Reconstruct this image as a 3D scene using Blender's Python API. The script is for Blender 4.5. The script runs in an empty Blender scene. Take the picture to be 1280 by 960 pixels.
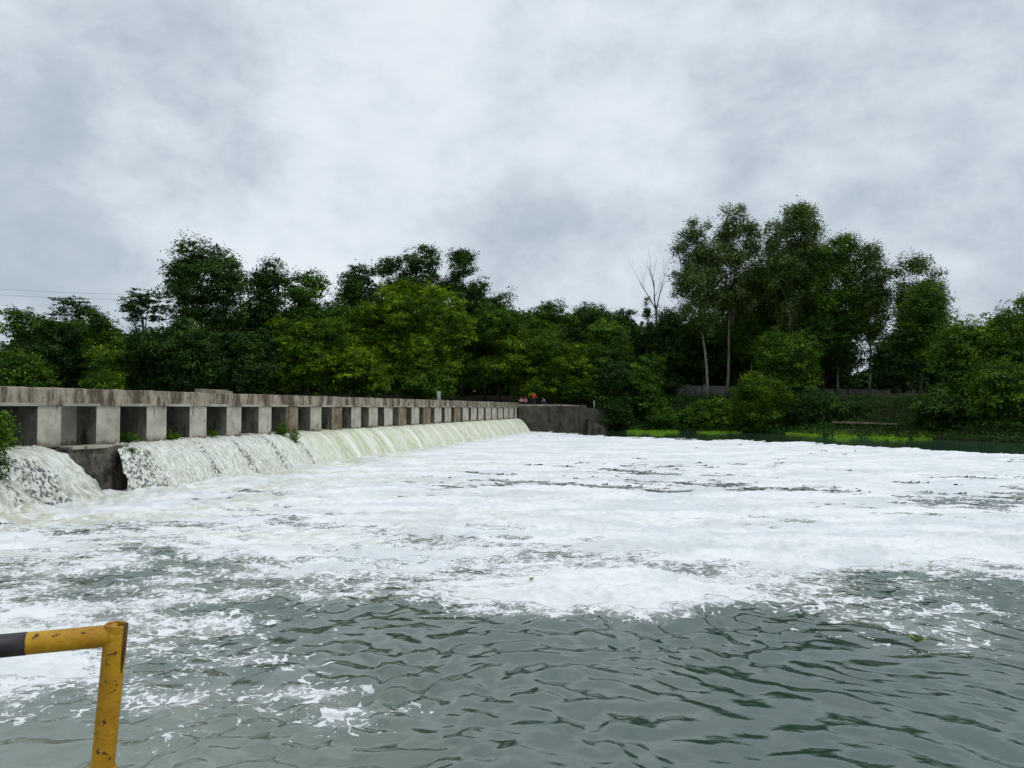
import bpy, math, random
import numpy as np
R = math.radians
S = bpy.context.scene
C = S.collection
rng = np.random.default_rng(7)
random.seed(7)

# ------------------------------------------------------------------ camera
F, CX, CY, CAMZ = 962.0, 640.0, 480.0, 3.6
PITCH = math.atan(30 / F)
cam = bpy.data.cameras.new('camera')
cam.sensor_fit = 'HORIZONTAL'; cam.sensor_width = 36.0
cam.lens = 36.0 * F / 1280.0
cam.clip_start = 0.05; cam.clip_end = 6000
co = bpy.data.objects.new('camera', cam); C.objects.link(co)
co.location = (0, 0, CAMZ); co.rotation_euler = (R(90) + PITCH, 0, 0)
S.camera = co

def ray(px, py):
    v = -(py - CY) / F; u = (px - CX) / F
    return np.array([u, math.cos(PITCH) - math.sin(PITCH) * v, math.sin(PITCH) + math.cos(PITCH) * v])
def at(px, py, Y):
    d = ray(px, py); return np.array([0, 0, CAMZ]) + d * (Y / d[1])
def on_z(px, py, z=0.0):
    d = ray(px, py); return np.array([0, 0, CAMZ]) + d * ((z - CAMZ) / d[2])
def photo_xy(X, Y, Z):
    c, s = math.cos(PITCH), math.sin(PITCH); dz = Z - CAMZ
    dep = Y * c + dz * s; up = -Y * s + dz * c
    return CX + F * X / dep, CY - F * up / dep

# ------------------------------------------------------------------ noise
_perm = np.random.default_rng(3).permutation(256).astype(np.int32)
_perm = np.concatenate([_perm, _perm])
_ang = np.random.default_rng(4).random(256) * 2 * np.pi
_gx, _gy = np.cos(_ang), np.sin(_ang)
def pnoise(x, y):
    xi = np.floor(x).astype(np.int64); yi = np.floor(y).astype(np.int64)
    xf = x - xi; yf = y - yi
    xi &= 255; yi &= 255; x1 = (xi + 1) & 255; y1 = (yi + 1) & 255
    u = xf * xf * xf * (xf * (xf * 6 - 15) + 10); v = yf * yf * yf * (yf * (yf * 6 - 15) + 10)
    def g(ix, iy, fx, fy):
        h = _perm[_perm[ix] + iy]; return _gx[h] * fx + _gy[h] * fy
    a = g(xi, yi, xf, yf); b = g(x1, yi, xf - 1, yf); c = g(xi, y1, xf, yf - 1); d = g(x1, y1, xf - 1, yf - 1)
    return (a + u * (b - a)) * (1 - v) + (c + u * (d - c)) * v
def fbm(x, y, oct=5, lac=2.03, gain=0.5):
    s = np.zeros_like(x); a = 1.0; f = 1.0
    for i in range(oct):
        s += a * pnoise(x * f + 17.3 * i, y * f - 9.1 * i); a *= gain; f *= lac
    return s
def sstep(a, b, x):
    t = np.clip((x - a) / (b - a), 0, 1); return t * t * (3 - 2 * t)

# ------------------------------------------------------------------ mesh helpers
class MB:
    def __init__(self): self.v = []; self.f = []
    def add(self, v, f):
        o = len(self.v); self.v += [tuple(map(float, p)) for p in v]; self.f += [tuple(i + o for i in q) for q in f]; return self
    def box8(self, p): return self.add(p, [(3, 2, 1, 0), (4, 5, 6, 7), (0, 1, 5, 4), (1, 2, 6, 5), (2, 3, 7, 6), (3, 0, 4, 7)])
    def box(self, x0, x1, y0, y1, z0, z1):
        return self.box8([(x0, y0, z0), (x1, y0, z0), (x1, y1, z0), (x0, y1, z0), (x0, y0, z1), (x1, y0, z1), (x1, y1, z1), (x0, y1, z1)])
    def tube(self, pts, rad, n=8, cap=True):
        pts = [np.array(p, float) for p in pts]; vs = []; fs = []
        up = np.array([0.3, 0.2, 1.0])
        for i, p in enumerate(pts):
            d = pts[min(i + 1, len(pts) - 1)] - pts[max(i - 1, 0)]; d /= np.linalg.norm(d) + 1e-9
            a = np.cross(d, up)
            if np.linalg.norm(a) < 0.15: a = np.cross(d, np.array([1.0, 0, 0]))
            a /= np.linalg.norm(a); b = np.cross(d, a)
            for k in range(n):
                t = 2 * math.pi * k / n; vs.append(p + rad[i] * (math.cos(t) * a + math.sin(t) * b))
        for i in range(len(pts) - 1):
            for k in range(n):
                k2 = (k + 1) % n; fs.append((i * n + k, i * n + k2, i * n + n + k2, i * n + n + k))
        if cap: fs.append(tuple(range(n))[::-1]); fs.append(tuple((len(pts) - 1) * n + k for k in range(n)))
        return self.add(vs, fs)
    def build(self, name, mat, parent=None, origin=(0, 0, 0), smooth=False, bevel=0, local=False):
        """verts are world coordinates unless local; stored relative to origin (or to the parent's location)"""
        me = bpy.data.meshes.new(name)
        if parent is not None: origin = tuple(parent.location) if parent.parent is None else tuple(parent['_w'])
        vs = self.v if local else [(x - origin[0], y - origin[1], z - origin[2]) for x, y, z in self.v]
        me.from_pydata(vs, [], self.f); me.validate(); me.materials.append(mat)
        if smooth: me.polygons.foreach_set('use_smooth', [True] * len(me.polygons))
        o = bpy.data.objects.new(name, me); C.objects.link(o)
        if parent is not None: o.parent = parent; o['_w'] = tuple(origin)
        else: o.location = origin; o['_w'] = tuple(origin)
        if bevel:
            b = o.modifiers.new('bevel', 'BEVEL'); b.width = bevel; b.segments = 2; b.limit_method = 'ANGLE'
        return o
def grid_mesh(name, V, nr, nc, mat, attrs=None, keep=None, smooth=True):
    """V: (nr*nc,3) array; keep: boolean per face (nr-1)*(nc-1)"""
    i = np.arange(nr - 1)[:, None] * nc + np.arange(nc - 1)[None, :]
    Q = np.stack([i, i + 1, i + nc + 1, i + nc], -1).reshape(-1, 4)
    if keep is not None: Q = Q[keep.reshape(-1)]
    used = np.zeros(len(V), bool); used[Q.reshape(-1)] = True
    if not used.all():
        idx = np.cumsum(used) - 1; V = V[used]; Q = idx[Q]
        attrs = {k: a[used] for k, a in (attrs or {}).items()}
    return quad_mesh(name, V, Q, mat, attrs, smooth)
def quad_mesh(name, V, Q, mat, attrs=None, smooth=False):
    me = bpy.data.meshes.new(name)
    me.vertices.add(len(V)); me.vertices.foreach_set('co', np.ascontiguousarray(V, np.float32).reshape(-1))
    me.loops.add(len(Q) * 4); me.loops.foreach_set('vertex_index', np.ascontiguousarray(Q, np.int32).reshape(-1))
    me.polygons.add(len(Q)); me.polygons.foreach_set('loop_start', np.arange(0, len(Q) * 4, 4, dtype=np.int32))
    if smooth: me.polygons.foreach_set('use_smooth', np.ones(len(Q), bool))
    for k, a in (attrs or {}).items():
        at_ = me.attributes.new(k, 'FLOAT', 'POINT'); at_.data.foreach_set('value', np.ascontiguousarray(a, np.float32))
    me.update(calc_edges=True); me.materials.append(mat)
    o = bpy.data.objects.new(name, me); C.objects.link(o); return o
def thing(name, label, cat, loc=(0, 0, 0), group=None):
    o = bpy.data.objects.new(name, None); C.objects.link(o); o.location = tuple(map(float, loc)); o.empty_display_size = 0.3
    o['label'] = label; o['category'] = cat
    if group: o['group'] = group
    return o
def tag(o, label=None, cat=None, group=None, kind=None):
    if label: o['label'] = label
    if cat: o['category'] = cat
    if group: o['group'] = group
    if kind: o['kind'] = kind
    return o

# ------------------------------------------------------------------ materials
class NT:
    def __init__(self, name):
        self.m = bpy.data.materials.new(name); self.m.use_nodes = True
        self.t = self.m.node_tree; self.t.nodes.clear()
        self.out = self.n('ShaderNodeOutputMaterial')
    def n(self, typ, **kw):
        nd = self.t.nodes.new(typ)
        for k, v in kw.items():
            if k.startswith('i_'):
                key = k[2:]; key = int(key) if key.isdigit() else key.replace('_', ' ')
                self.s(nd, key, v)
            else: setattr(nd, k, v)
        return nd
    def s(self, nd, key, v):
        if isinstance(v, bpy.types.NodeSocket): self.t.links.new(v, nd.inputs[key])
        else:
            if isinstance(v, tuple) and len(v) == 3 and nd.inputs[key].type == 'RGBA': v = v + (1,)
            nd.inputs[key].default_value = v
    def math(self, op, a, b=0.0, c=0.0, clamp=False):
        nd = self.n('ShaderNodeMath', operation=op, use_clamp=clamp)
        for i, v in enumerate((a, b, c)): self.s(nd, i, v)
        return nd.outputs[0]
    def mix(self, f, a, b):
        nd = self.n('ShaderNodeMix', data_type='RGBA'); self.s(nd, 0, f); self.s(nd, 6, a); self.s(nd, 7, b); return nd.outputs[2]
    def ramp(self, x, lo, hi):
        nd = self.n('ShaderNodeMapRange', interpolation_type='SMOOTHSTEP'); self.s(nd, 0, x); self.s(nd, 1, lo); self.s(nd, 2, hi); return nd.outputs[0]
    def attr(self, name): return self.n('ShaderNodeAttribute', attribute_name=name).outputs['Fac']
    def coord(self, which='Object'): return self.n('ShaderNodeTexCoord').outputs[which]
    def mapping(self, vec, scale=(1, 1, 1), loc=(0, 0, 0), rot=(0, 0, 0)):
        nd = self.n('ShaderNodeMapping'); self.s(nd, 'Vector', vec); nd.inputs['Scale'].default_value = scale
        nd.inputs['Location'].default_value = loc; nd.inputs['Rotation'].default_value = rot; return nd.outputs[0]
    def noise(self, vec, scale, detail=5, rough=0.55, dist=0.0, out=0):
        nd = self.n('ShaderNodeTexNoise'); self.s(nd, 'Vector', vec); nd.inputs['Scale'].default_value = scale
        nd.inputs['Detail'].default_value = detail; nd.inputs['Roughness'].default_value = rough; nd.inputs['Distortion'].default_value = dist
        return nd.outputs[out]
    def voro(self, vec, scale, feature='DISTANCE_TO_EDGE', rand=1.0):
        nd = self.n('ShaderNodeTexVoronoi', feature=feature); self.s(nd, 'Vector', vec); nd.inputs['Scale'].default_value = scale
        nd.inputs['Randomness'].default_value = rand; return nd.outputs[0]
    def bump(self, h, strength=0.5, dist=0.02, normal=None):
        nd = self.n('ShaderNodeBump'); self.s(nd, 'Height', h); nd.inputs['Strength'].default_value = strength; nd.inputs['Distance'].default_value = dist
        if normal is not None: self.s(nd, 'Normal', normal)
        return nd.outputs[0]
    def princ(self, color, rough=0.8, normal=None, ior=1.45, spec=0.5, metal=0.0):
        nd = self.n('ShaderNodeBsdfPrincipled'); self.s(nd, 'Base Color', color); self.s(nd, 'Roughness', rough)
        self.s(nd, 'IOR', ior); self.s(nd, 'Specular IOR Level', spec); self.s(nd, 'Metallic', metal)
        if normal is not None: self.s(nd, 'Normal', normal)
        self.t.links.new(nd.outputs[0], self.out.inputs[0]); return nd

def mat_concrete(name, light, dark, stain, stain_lo=0.52, stain_hi=0.62, seed=0.0, vscale=0.10, hs=1.3, zlim=None, tide=None):
    t = NT(name); p = t.coord(); p = t.mapping(p, loc=(seed, seed * 2, 0))
    a = t.noise(p, 0.9, 8, 0.65); b = t.noise(p, 9, 6, 0.7)
    col = t.mix(t.ramp(a, 0.35, 0.65), dark, light)
    col = t.mix(t.math('MULTIPLY', t.ramp(b, 0.5, 0.75), 0.35), col, tuple(c * 0.5 for c in dark))
    st = t.noise(t.mapping(p, (hs, hs, hs * vscale)), 1.6, 7, 0.7, 0.3)
    st2 = t.noise(t.mapping(p, (hs, hs, hs * vscale * 2)), 7.0, 4, 0.6)
    stv = t.math('ADD', st, t.math('MULTIPLY', t.math('SUBTRACT', st2, 0.5), 0.30))
    sf = t.math('MULTIPLY', t.ramp(stv, stain_lo, stain_hi), 0.9)
    if zlim:
        z = t.n('ShaderNodeSeparateXYZ', i_0=t.n('ShaderNodeNewGeometry').outputs['Position']).outputs[2]
        z = t.math('ADD', z, t.math('MULTIPLY', t.math('SUBTRACT', a, 0.5), 0.25))
        sf = t.math('MULTIPLY', sf, t.ramp(z, zlim[0], zlim[1]))
    if tide:
        z = t.n('ShaderNodeSeparateXYZ', i_0=t.n('ShaderNodeNewGeometry').outputs['Position']).outputs[2]
        sf = t.math('MAXIMUM', sf, t.math('MULTIPLY', t.ramp(t.math('ADD', z, t.math('MULTIPLY', t.math('SUBTRACT', st, 0.5), 0.9)), tide + 0.22, tide - 0.02), 0.85))
    col = t.mix(sf, col, stain)
    n = t.bump(t.math('ADD', t.math('MULTIPLY', a, 1.0), t.math('MULTIPLY', b, 0.35)), 0.6, 0.03)
    t.princ(col, 0.92, n, spec=0.25); return t.m

M = {}
M['deck'] = mat_concrete('deck_concrete', (0.37, 0.335, 0.26), (0.23, 0.20, 0.15), (0.064, 0.05, 0.034), 0.41, 0.58, 0, 0.22, 0.75)
M['pier'] = mat_concrete('pier_concrete', (0.48, 0.455, 0.38), (0.31, 0.29, 0.235), (0.11, 0.09, 0.06), 0.56, 0.72, 3.0, 0.3, 1.0, tide=2.08)
M['pier_worn'] = mat_concrete('worn_pier_concrete', (0.30, 0.25, 0.18), (0.15, 0.115, 0.075), (0.07, 0.05, 0.03), 0.5, 0.66, 5.0, 0.4, 1.2)
M['opening_shade'] = mat_concrete('opening_shade_concrete', (0.20, 0.19, 0.16), (0.10, 0.097, 0.08), (0.03, 0.032, 0.024), 0.48, 0.64, 15.0, 0.2, 1.1)  # shade of the weir openings put into the concrete colour
M['lintel'] = mat_concrete('lintel_concrete', (0.40, 0.375, 0.31), (0.26, 0.24, 0.19), (0.10, 0.08, 0.055), 0.62, 0.72, 8.0, 0.2, 1.3)
M['buttress'] = mat_concrete('wet_buttress_concrete', (0.15, 0.135, 0.105), (0.07, 0.065, 0.052), (0.022, 0.02, 0.016), 0.44, 0.62, 11.0, 0.6, 1.1)
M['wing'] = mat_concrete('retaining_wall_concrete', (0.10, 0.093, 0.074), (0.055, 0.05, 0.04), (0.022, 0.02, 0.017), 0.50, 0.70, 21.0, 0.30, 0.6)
M['coping'] = mat_concrete('coping_concrete', (0.32, 0.30, 0.25), (0.18, 0.16, 0.12), (0.05, 0.04, 0.03), 0.56, 0.68, 31.0, 0.3, 0.8)
M['white_wall'] = mat_concrete('whitewashed_wall', (0.23, 0.23, 0.215), (0.11, 0.11, 0.10), (0.035, 0.035, 0.03), 0.5, 0.64, 41.0, 0.15, 0.7)

def mat_leaf(name, stops, trans=0.22, gloss=0.015):
    """stops: three colours the tint attribute runs through"""
    t = NT(name); a = t.attr('tint')
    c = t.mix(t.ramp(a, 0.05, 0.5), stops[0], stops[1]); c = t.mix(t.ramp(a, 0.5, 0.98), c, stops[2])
    d = t.n('ShaderNodeBsdfDiffuse', i_0=c); tr = t.n('ShaderNodeBsdfTranslucent', i_0=t.mix(0.5, c, (c_ := (stops[2][0] * 1.1, stops[2][1] * 1.1, stops[2][2] * 0.5))))
    m1 = t.n('ShaderNodeMixShader', i_0=trans, i_1=d.outputs[0], i_2=tr.outputs[0])
    g = t.n('ShaderNodeBsdfGlossy', i_0=(0.8, 0.85, 0.8)); g.inputs['Roughness'].default_value = 0.45
    m2 = t.n('ShaderNodeMixShader', i_0=gloss, i_1=m1.outputs[0], i_2=g.outputs[0])
    t.t.links.new(m2.outputs[0], t.out.inputs[0]); return t.m
M['leaf_dark'] = mat_leaf('dark_green_leaves', ((0.009, 0.031, 0.006), (0.029, 0.077, 0.011), (0.078, 0.155, 0.019)))
M['leaf_mid'] = mat_leaf('green_leaves', ((0.012, 0.045, 0.005), (0.048, 0.122, 0.010), (0.145, 0.260, 0.017)))
M['leaf_bright'] = mat_leaf('yellow_green_creeper_leaves', ((0.018, 0.058, 0.004), (0.082, 0.175, 0.008), (0.290, 0.420, 0.014)))
M['leaf_euc'] = mat_leaf('olive_eucalyptus_leaves', ((0.017, 0.046, 0.011), (0.056, 0.112, 0.023), (0.165, 0.225, 0.055)), 0.2)
M['leaf_grass'] = mat_leaf('riverside_grass', ((0.07, 0.16, 0.010), (0.16, 0.32, 0.015), (0.27, 0.45, 0.02)))
M['leaf_under'] = mat_leaf('bank_undergrowth', ((0.010, 0.040, 0.007), (0.028, 0.095, 0.013), (0.07, 0.180, 0.022)))

def mat_bark(name, a, b):
    t = NT(name); p = t.coord()
    n = t.noise(t.mapping(p, (1, 1, 0.25)), 4, 6, 0.65)
    t.princ(t.mix(t.ramp(n, 0.35, 0.65), a, b), 0.9, t.bump(n, 0.7, 0.05), spec=0.2); return t.m
M['bark'] = mat_bark('brown_bark', (0.035, 0.028, 0.02), (0.09, 0.075, 0.055))
M['bark_pale'] = mat_bark('pale_eucalyptus_bark', (0.12, 0.105, 0.085), (0.30, 0.27, 0.22))
M['bark_dead'] = mat_bark('grey_dead_bark', (0.07, 0.06, 0.055), (0.14, 0.125, 0.11))

# ------------------------------------------------------------------ weir frame
P0 = np.array([-17.7, 31.0]); U = np.array([0.2176, 0.976]); U = U / np.linalg.norm(U); N = np.array([U[1], -U[0]])
def W(s, n, z): q = P0 + U * s + N * n; return (q[0], q[1], z)
def wbox(mb, s0, s1, n0, n1, z0, z1):
    return mb.box8([W(s0, n1, z0), W(s1, n1, z0), W(s1, n0, z0), W(s0, n0, z0), W(s0, n1, z1), W(s1, n1, z1), W(s1, n0, z1), W(s0, n0, z1)])
CREST, SOFFIT, DECK = 2.05, 3.70, 4.40
def pier_s(k): return 1.31 + 3.12 * k + 0.0062 * k * k
PIER_W = 1.44
def pier_w(k): return (3.12 + 0.012 * k) * min(0.84, max(0.465, 0.47 + (k - 4) * 0.022))
S_END = pier_s(25) + 1.44

# ------------------------------------------------------------------ terrain
SHORE = np.array([(14.5, 121.5), (18.8, 119.5), (31.4, 119), (38.6, 107), (48.3, 89), (51.7, 82), (62, 62), (75, 35), (85, 0), (90, -30),
                  (-28, -30), (-26, 20), (-60, 30), (-130, 45), (-130, 78), (-60, 88), (-38, 97), (-18, 108), (-3, 115.5), (1.5, 114.5), (8, 118)], float)
def river_sd(X, Y):
    """signed distance to the river outline, positive on land"""
    d = np.full(X.shape, 1e9); inside = np.zeros(X.shape, bool)
    n = len(SHORE)
    for i in range(n):
        a = SHORE[i]; b = SHORE[(i + 1) % n]; e = b - a
        t = np.clip(((X - a[0]) * e[0] + (Y - a[1]) * e[1]) / (e @ e), 0, 1)
        d = np.minimum(d, np.hypot(X - a[0] - t * e[0], Y - a[1] - t * e[1]))
        cr = ((a[1] > Y) != (b[1] > Y)); xx = (b[0] - a[0]) * (Y - a[1]) / (b[1] - a[1] + 1e-12) + a[0]
        inside ^= cr & (X < xx)
    return np.where(inside, -d, d)
def land_h(X, Y):
    X = np.asarray(X, float); Y = np.asarray(Y, float)
    d = river_sd(X, Y) + 0.9 * fbm(X * 0.12, Y * 0.12, 3)
    h = np.where(d > 0, 0.08 + 0.09 * np.clip(d, 0, 4) + 5.2 * sstep(2.0, 15, d) + 0.9 * sstep(20, 120, d), np.maximum(-1.6, d * 0.5))
    h = h + 0.25 * fbm(X * 0.25, Y * 0.25, 4) * sstep(0, 3, d)
    ups = sstep(-6, 2, -((X - P0[0]) * N[0] + (Y - P0[1]) * N[1])) * (X < 6) # upstream bank starts at the higher pool level
    return h + np.where(d > 0, 0.0, 0.0) + 2.2 * ups * sstep(-0.5, 1.5, d) * (1 - sstep(4, 12, d))
def gh(x, y): return float(land_h(np.array([x]), np.array([y]))[0])

ax = np.concatenate([-np.geomspace(2500, 145, 22), np.arange(-140, 120.1, 1.25), np.geomspace(125, 2500, 24)])
ay = np.concatenate([-np.geomspace(2500, 45, 18), np.arange(-40, 170.1, 1.25), np.geomspace(175, 2500, 24)])
GX, GY = np.meshgrid(ax, ay); GZ = land_h(GX.ravel(), GY.ravel())
t = NT('earth_and_grass'); p = t.coord()
a = t.noise(p, 0.25, 8, 0.65); b = t.noise(p, 2.5, 8, 0.7)
col = t.mix(t.ramp(a, 0.42, 0.58), (0.030, 0.021, 0.014), (0.012, 0.024, 0.007)); col = t.mix(t.ramp(b, 0.45, 0.7), col, (0.048, 0.035, 0.023))
t.princ(col, 0.95, t.bump(b, 0.8, 0.15), spec=0.1)
grd = grid_mesh('ground', np.stack([GX.ravel(), GY.ravel(), GZ], 1), len(ay), len(ax), t.m); tag(grd, kind='structure')

# ------------------------------------------------------------------ river water and foam
FE = np.array([(-400, 520), (560, 534), (640, 538.5), (665, 539.5), (700, 541.5), (740, 545), (860, 550), (1000, 554), (1180, 564), (1280, 569.5), (1500, 582), (2400, 640)], float)
DC = [-300, 0, 100, 200, 300, 400, 500, 600, 700, 800, 900, 1000, 1100, 1200, 1280, 1600]
DR = {
 540: [1.0] * 16,
 562: [.92] * 16,
 580: [.9, .9, .9, .9, .9, .9, .9, .88, .86, .74, .82, .76, .84, .84, .80, .8],
 606: [.9, .9, .9, .9, .88, .88, .84, .66, .60, .60, .64, .82, .88, .84, .80, .8],
 630: [.86, .84, .82, .78, .70, .74, .80, .80, .84, .84, .82, .68, .50, .44, .44, .45],
 658: [.70, .68, .64, .58, .62, .66, .68, .70, .78, .78, .66, .66, .86, .9, .9, .9],
 688: [.62, .60, .55, .52, .58, .68, .70, .68, .66, .70, .90, .95, .95, .92, .90, .8],
 712: [.56, .52, .46, .48, .54, .54, .52, .56, .60, .56, .54, .66, .42, .44, .42, .3],
 742: [.56, .54, .52, .46, .46, .40, .38, .56, .80, .82, .78, .54, .34, .34, .28, .2],
 768: [.58, .58, .56, .48, .38, .20, .16, .32, .44, .38, .18, .20, .34, .40, .20, .1],
 800: [.52, .52, .50, .46, .36, .16, .02, .0, .0, .0, .0, .0, .18, .42, .20, .1],
 840: [.66, .66, .62, .44, .40, .36, .05, .0, .0, .0, .0, .0, .0, .0, .0, .0],
 880: [.46, .42, .24, .34, .38, .44, .22, .0, .0, .0, .0, .0, .0, .0, .0, .0],
 920: [.25, .25, .16, .20, .18, .30, .40, .26, .0, .0, .0, .0, .0, .0, .0, .0],
 960: [.2, .12, .30, .30, .12, .0, .05, .0, .0, .0, .0, .0, .0, .0, .0, .0],
 1100: [.1] * 4 + [0.] * 12, 3000: [0.] * 16}
def foam_plan(X, Y):
    px, py = photo_xy(X, np.maximum(Y, 0.5), 0.0)
    rows = np.array(sorted(DR), float); G = np.array([DR[int(r)] for r in rows]); cols = np.array(DC, float)
    px = np.clip(px, cols[0], cols[-1] - 1e-3); pyc = np.clip(py, rows[0], rows[-1] - 1e-3)
    ci = np.searchsorted(cols, px, 'right') - 1; ri = np.searchsorted(rows, pyc, 'right') - 1
    fx = (px - cols[ci]) / (cols[ci + 1] - cols[ci]); fy = (pyc - rows[ri]) / (rows[ri + 1] - rows[ri])
    D = (G[ri, ci] * (1 - fx) + G[ri, ci + 1] * fx) * (1 - fy) + (G[ri + 1, ci] * (1 - fx) + G[ri + 1, ci + 1] * fx) * fy
    edge = np.interp(px, FE[:, 0], FE[:, 1])
    return D, py - edge

nr = 1150
rr = np.geomspace(2.4, 135, nr); tt = np.concatenate([np.linspace(-1.6, -0.79, 90), np.linspace(-0.78, 0.78, 800), np.linspace(0.79, 1.6, 90)]); nc = len(tt)
YY = np.repeat(rr, nc); XX = (rr[:, None] * tt[None, :]).ravel()
D, past = foam_plan(XX, YY)
nW = (XX - P0[0]) * N[0] + (YY - P0[1]) * N[1]; sW = (XX - P0[0]) * U[0] + (YY - P0[1]) * U[1]   # weir coordinates
# slow eddies bend everything, so streaks curl
wx = XX + 1.1 * fbm(XX * 0.16 + 5, YY * 0.16, 3); wy = YY + 1.1 * fbm(XX * 0.16 - 8, YY * 0.16 + 3, 3)
big = fbm(wx * 0.10, wy * 0.22, 4); fine = fbm(wx * 0.55 + 9, wy * 1.1, 5)
Dn = D + 0.20 * big + (0.24 + 0.06 * sstep(20, 50, YY)) * fine
fa, fc = 0.8 * wx - 0.6 * wy, 0.6 * wx + 0.8 * wy
Dn += 0.38 * fbm(fa * 0.05 + 3, fc * 0.55, 4) * sstep(12, 30, YY)
edge_px = past + 2.2 * fbm(XX * 0.35, YY * 0.35, 4) * np.clip(YY / 60, 0, 1.4)
Dn = np.where(edge_px > 0, Dn, -0.5); Dn = np.where(edge_px > 14, Dn, np.where(edge_px > 0, Dn - 0.0, Dn))
# ripples: many small wave trains, calmer under foam
H = np.zeros_like(XX); r2 = np.random.default_rng(21)
warpx = XX + 0.5 * fbm(XX * 0.35, YY * 0.35, 2); warpy = YY + 0.5 * fbm(XX * 0.35 + 40, YY * 0.35, 2)
wl_ = sstep(2.5, -3.5, XX / np.maximum(YY, 3) * 9)
for i in range(60):
    lam = 0.24 * (4.0 ** r2.random()); fam = i % 2; th = R(-90 + (32 if fam else -38) + r2.normal(0, 40)); kx, ky = math.cos(th) * 2 * math.pi / lam, math.sin(th) * 2 * math.pi / lam
    amp = 0.0066 * lam ** 0.95 * np.where(fam, 0.35 + 0.9 * wl_, 0.35 + 0.9 * (1 - wl_))
    ok = np.clip((lam / (YY * 0.012)) - 0.5, 0, 1)       # fade trains too short for the grid far away
    ph = kx * warpx + ky * warpy + r2.random() * 6.28
    H += amp * ok * (np.sin(ph) + 0.10 * np.sin(2 * ph + 1.57))
calm = 0.45 + 0.95 * sstep(-0.35, 0.45, fbm(XX * 0.13 + 3, YY * 0.13, 3))
H *= calm
churn = np.exp(-np.clip(nW - 1.5, 0, None) / 7.0) * sstep(60, -5, sW)       # boiling water below the falls
Hc = 0.24 * fbm(wx * 0.45, wy * 0.55, 5) * churn
HW = H * (1 - 0.55 * sstep(0.55, 0.75, Dn)) + Hc
water_z = HW
thick = sstep(0.60, 0.84, Dn)
billow = np.abs(fbm(wx * 1.6, wy * 1.9, 5)) ; lump = fbm(wx * 0.5, wy * 0.8, 4)
splash = np.exp(-((nW - 2.3) / 0.7) ** 2) * (sW > -9) * (sW < S_END + 1) * (0.35 + 0.65 * sstep(40, 5, sW))
foam_z = HW + 0.003 + thick * (0.03 + 0.11 * (0.4 - billow) + 0.12 * (lump + 0.25) + 0.05 * fbm(XX * 3.1, YY * 3.1, 3) * sstep(40, 15, YY)) + splash * (0.06 + 0.22 * fbm(XX * 1.4, YY * 1.4, 5)) * (Dn > 0.5)

t = NT('river_water'); p = t.coord(); fd = t.attr('foam')
warp = t.noise(p, 1.2, 4, 0.6, out=1); pv = t.n('ShaderNodeVectorMath', operation='MULTIPLY_ADD', i_0=warp, i_1=(0.7, 0.7, 0.0), i_2=p).outputs[0]
warp2 = t.noise(p, 7, 3, 0.6, out=1); pv = t.n('ShaderNodeVectorMath', operation='MULTIPLY_ADD', i_0=warp2, i_1=(0.10, 0.10, 0.0), i_2=pv).outputs[0]
v1 = t.voro(pv, 4.6, 'F1'); v2 = t.voro(pv, 9.0, 'F1'); nz = t.noise(pv, 2.2, 7, 0.65); nf = t.noise(p, 14, 5, 0.65); np_ = t.noise(p, 0.9, 5, 0.6, 0.6)
fdn = t.math('ADD', fd, t.math('MULTIPLY', t.math('SUBTRACT', np_, 0.5), 0.55))
th1 = t.math('SUBTRACT', 1.17, t.math('MULTIPLY', fdn, 0.98)); th2 = t.math('SUBTRACT', 1.12, t.math('MULTIPLY', fdn, 1.02))
jit_ = t.math('MULTIPLY', t.math('SUBTRACT', nz, 0.5), 0.16)
d1 = t.math('SUBTRACT', t.math('ADD', v1, jit_), th1); d2 = t.math('SUBTRACT', t.math('ADD', v2, jit_), th2); l1 = t.ramp(d1, 0.0, 0.05); l2 = t.ramp(d2, 0.0, 0.06)
on = t.math('GREATER_THAN', fd, 0.16); l1 = t.math('MULTIPLY', l1, on); l2 = t.math('MULTIPLY', l2, on)
fleck = t.ramp(t.math('ADD', t.math('ADD', nf, t.math('MULTIPLY', nz, 0.8)), t.math('MULTIPLY', fd, 0.55)), 1.24, 1.27)
fleck = t.math('MULTIPLY', fleck, t.ramp(fd, 0.2, 0.32))
film = t.ramp(t.math('ADD', fd, t.math('MULTIPLY', t.math('SUBTRACT', nz, 0.5), 0.5)), 0.59, 0.64)
veil = t.math('MULTIPLY', t.ramp(t.math('ADD', fdn, t.math('MULTIPLY', t.math('SUBTRACT', nz, 0.5), 0.9)), 0.36, 0.72), 0.55)
opac = t.math('ADD', 0.55, t.math('MULTIPLY', t.ramp(t.noise(p, 3.1, 5, 0.6), 0.36, 0.56), 0.45))
lace = t.math('MAXIMUM', veil, t.math('MAXIMUM', t.math('MULTIPLY', t.math('MAXIMUM', l1, l2), opac), t.math('MAXIMUM', film, fleck)))
milk = t.ramp(t.math('ADD', fd, t.math('MULTIPLY', t.math('SUBTRACT', t.noise(p, 0.4, 4, 0.5), 0.5), 0.6)), 0.25, 0.75)
ny = t.noise(p, 0.18, 3, 0.5)
body = t.mix(milk, (0.030, 0.060, 0.042), t.mix(t.ramp(ny, 0.4, 0.6), (0.24, 0.23, 0.215), (0.29, 0.30, 0.215)))
pale = t.attr('shallow'); body = t.mix(pale, body, (0.17, 0.195, 0.155))
rp = t.noise(t.mapping(p, (1, 1.6, 1), rot=(0, 0, 0.35)), 7.0, 4, 0.55); bn = t.bump(rp, 0.22, 0.02)
wsh = t.n('ShaderNodeBsdfPrincipled'); t.s(wsh, 'Base Color', body); t.s(wsh, 'Roughness', 0.06); t.s(wsh, 'IOR', 2.1); t.s(wsh, 'Specular Tint', (0.93, 1.0, 0.94)); t.s(wsh, 'Normal', bn)
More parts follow.
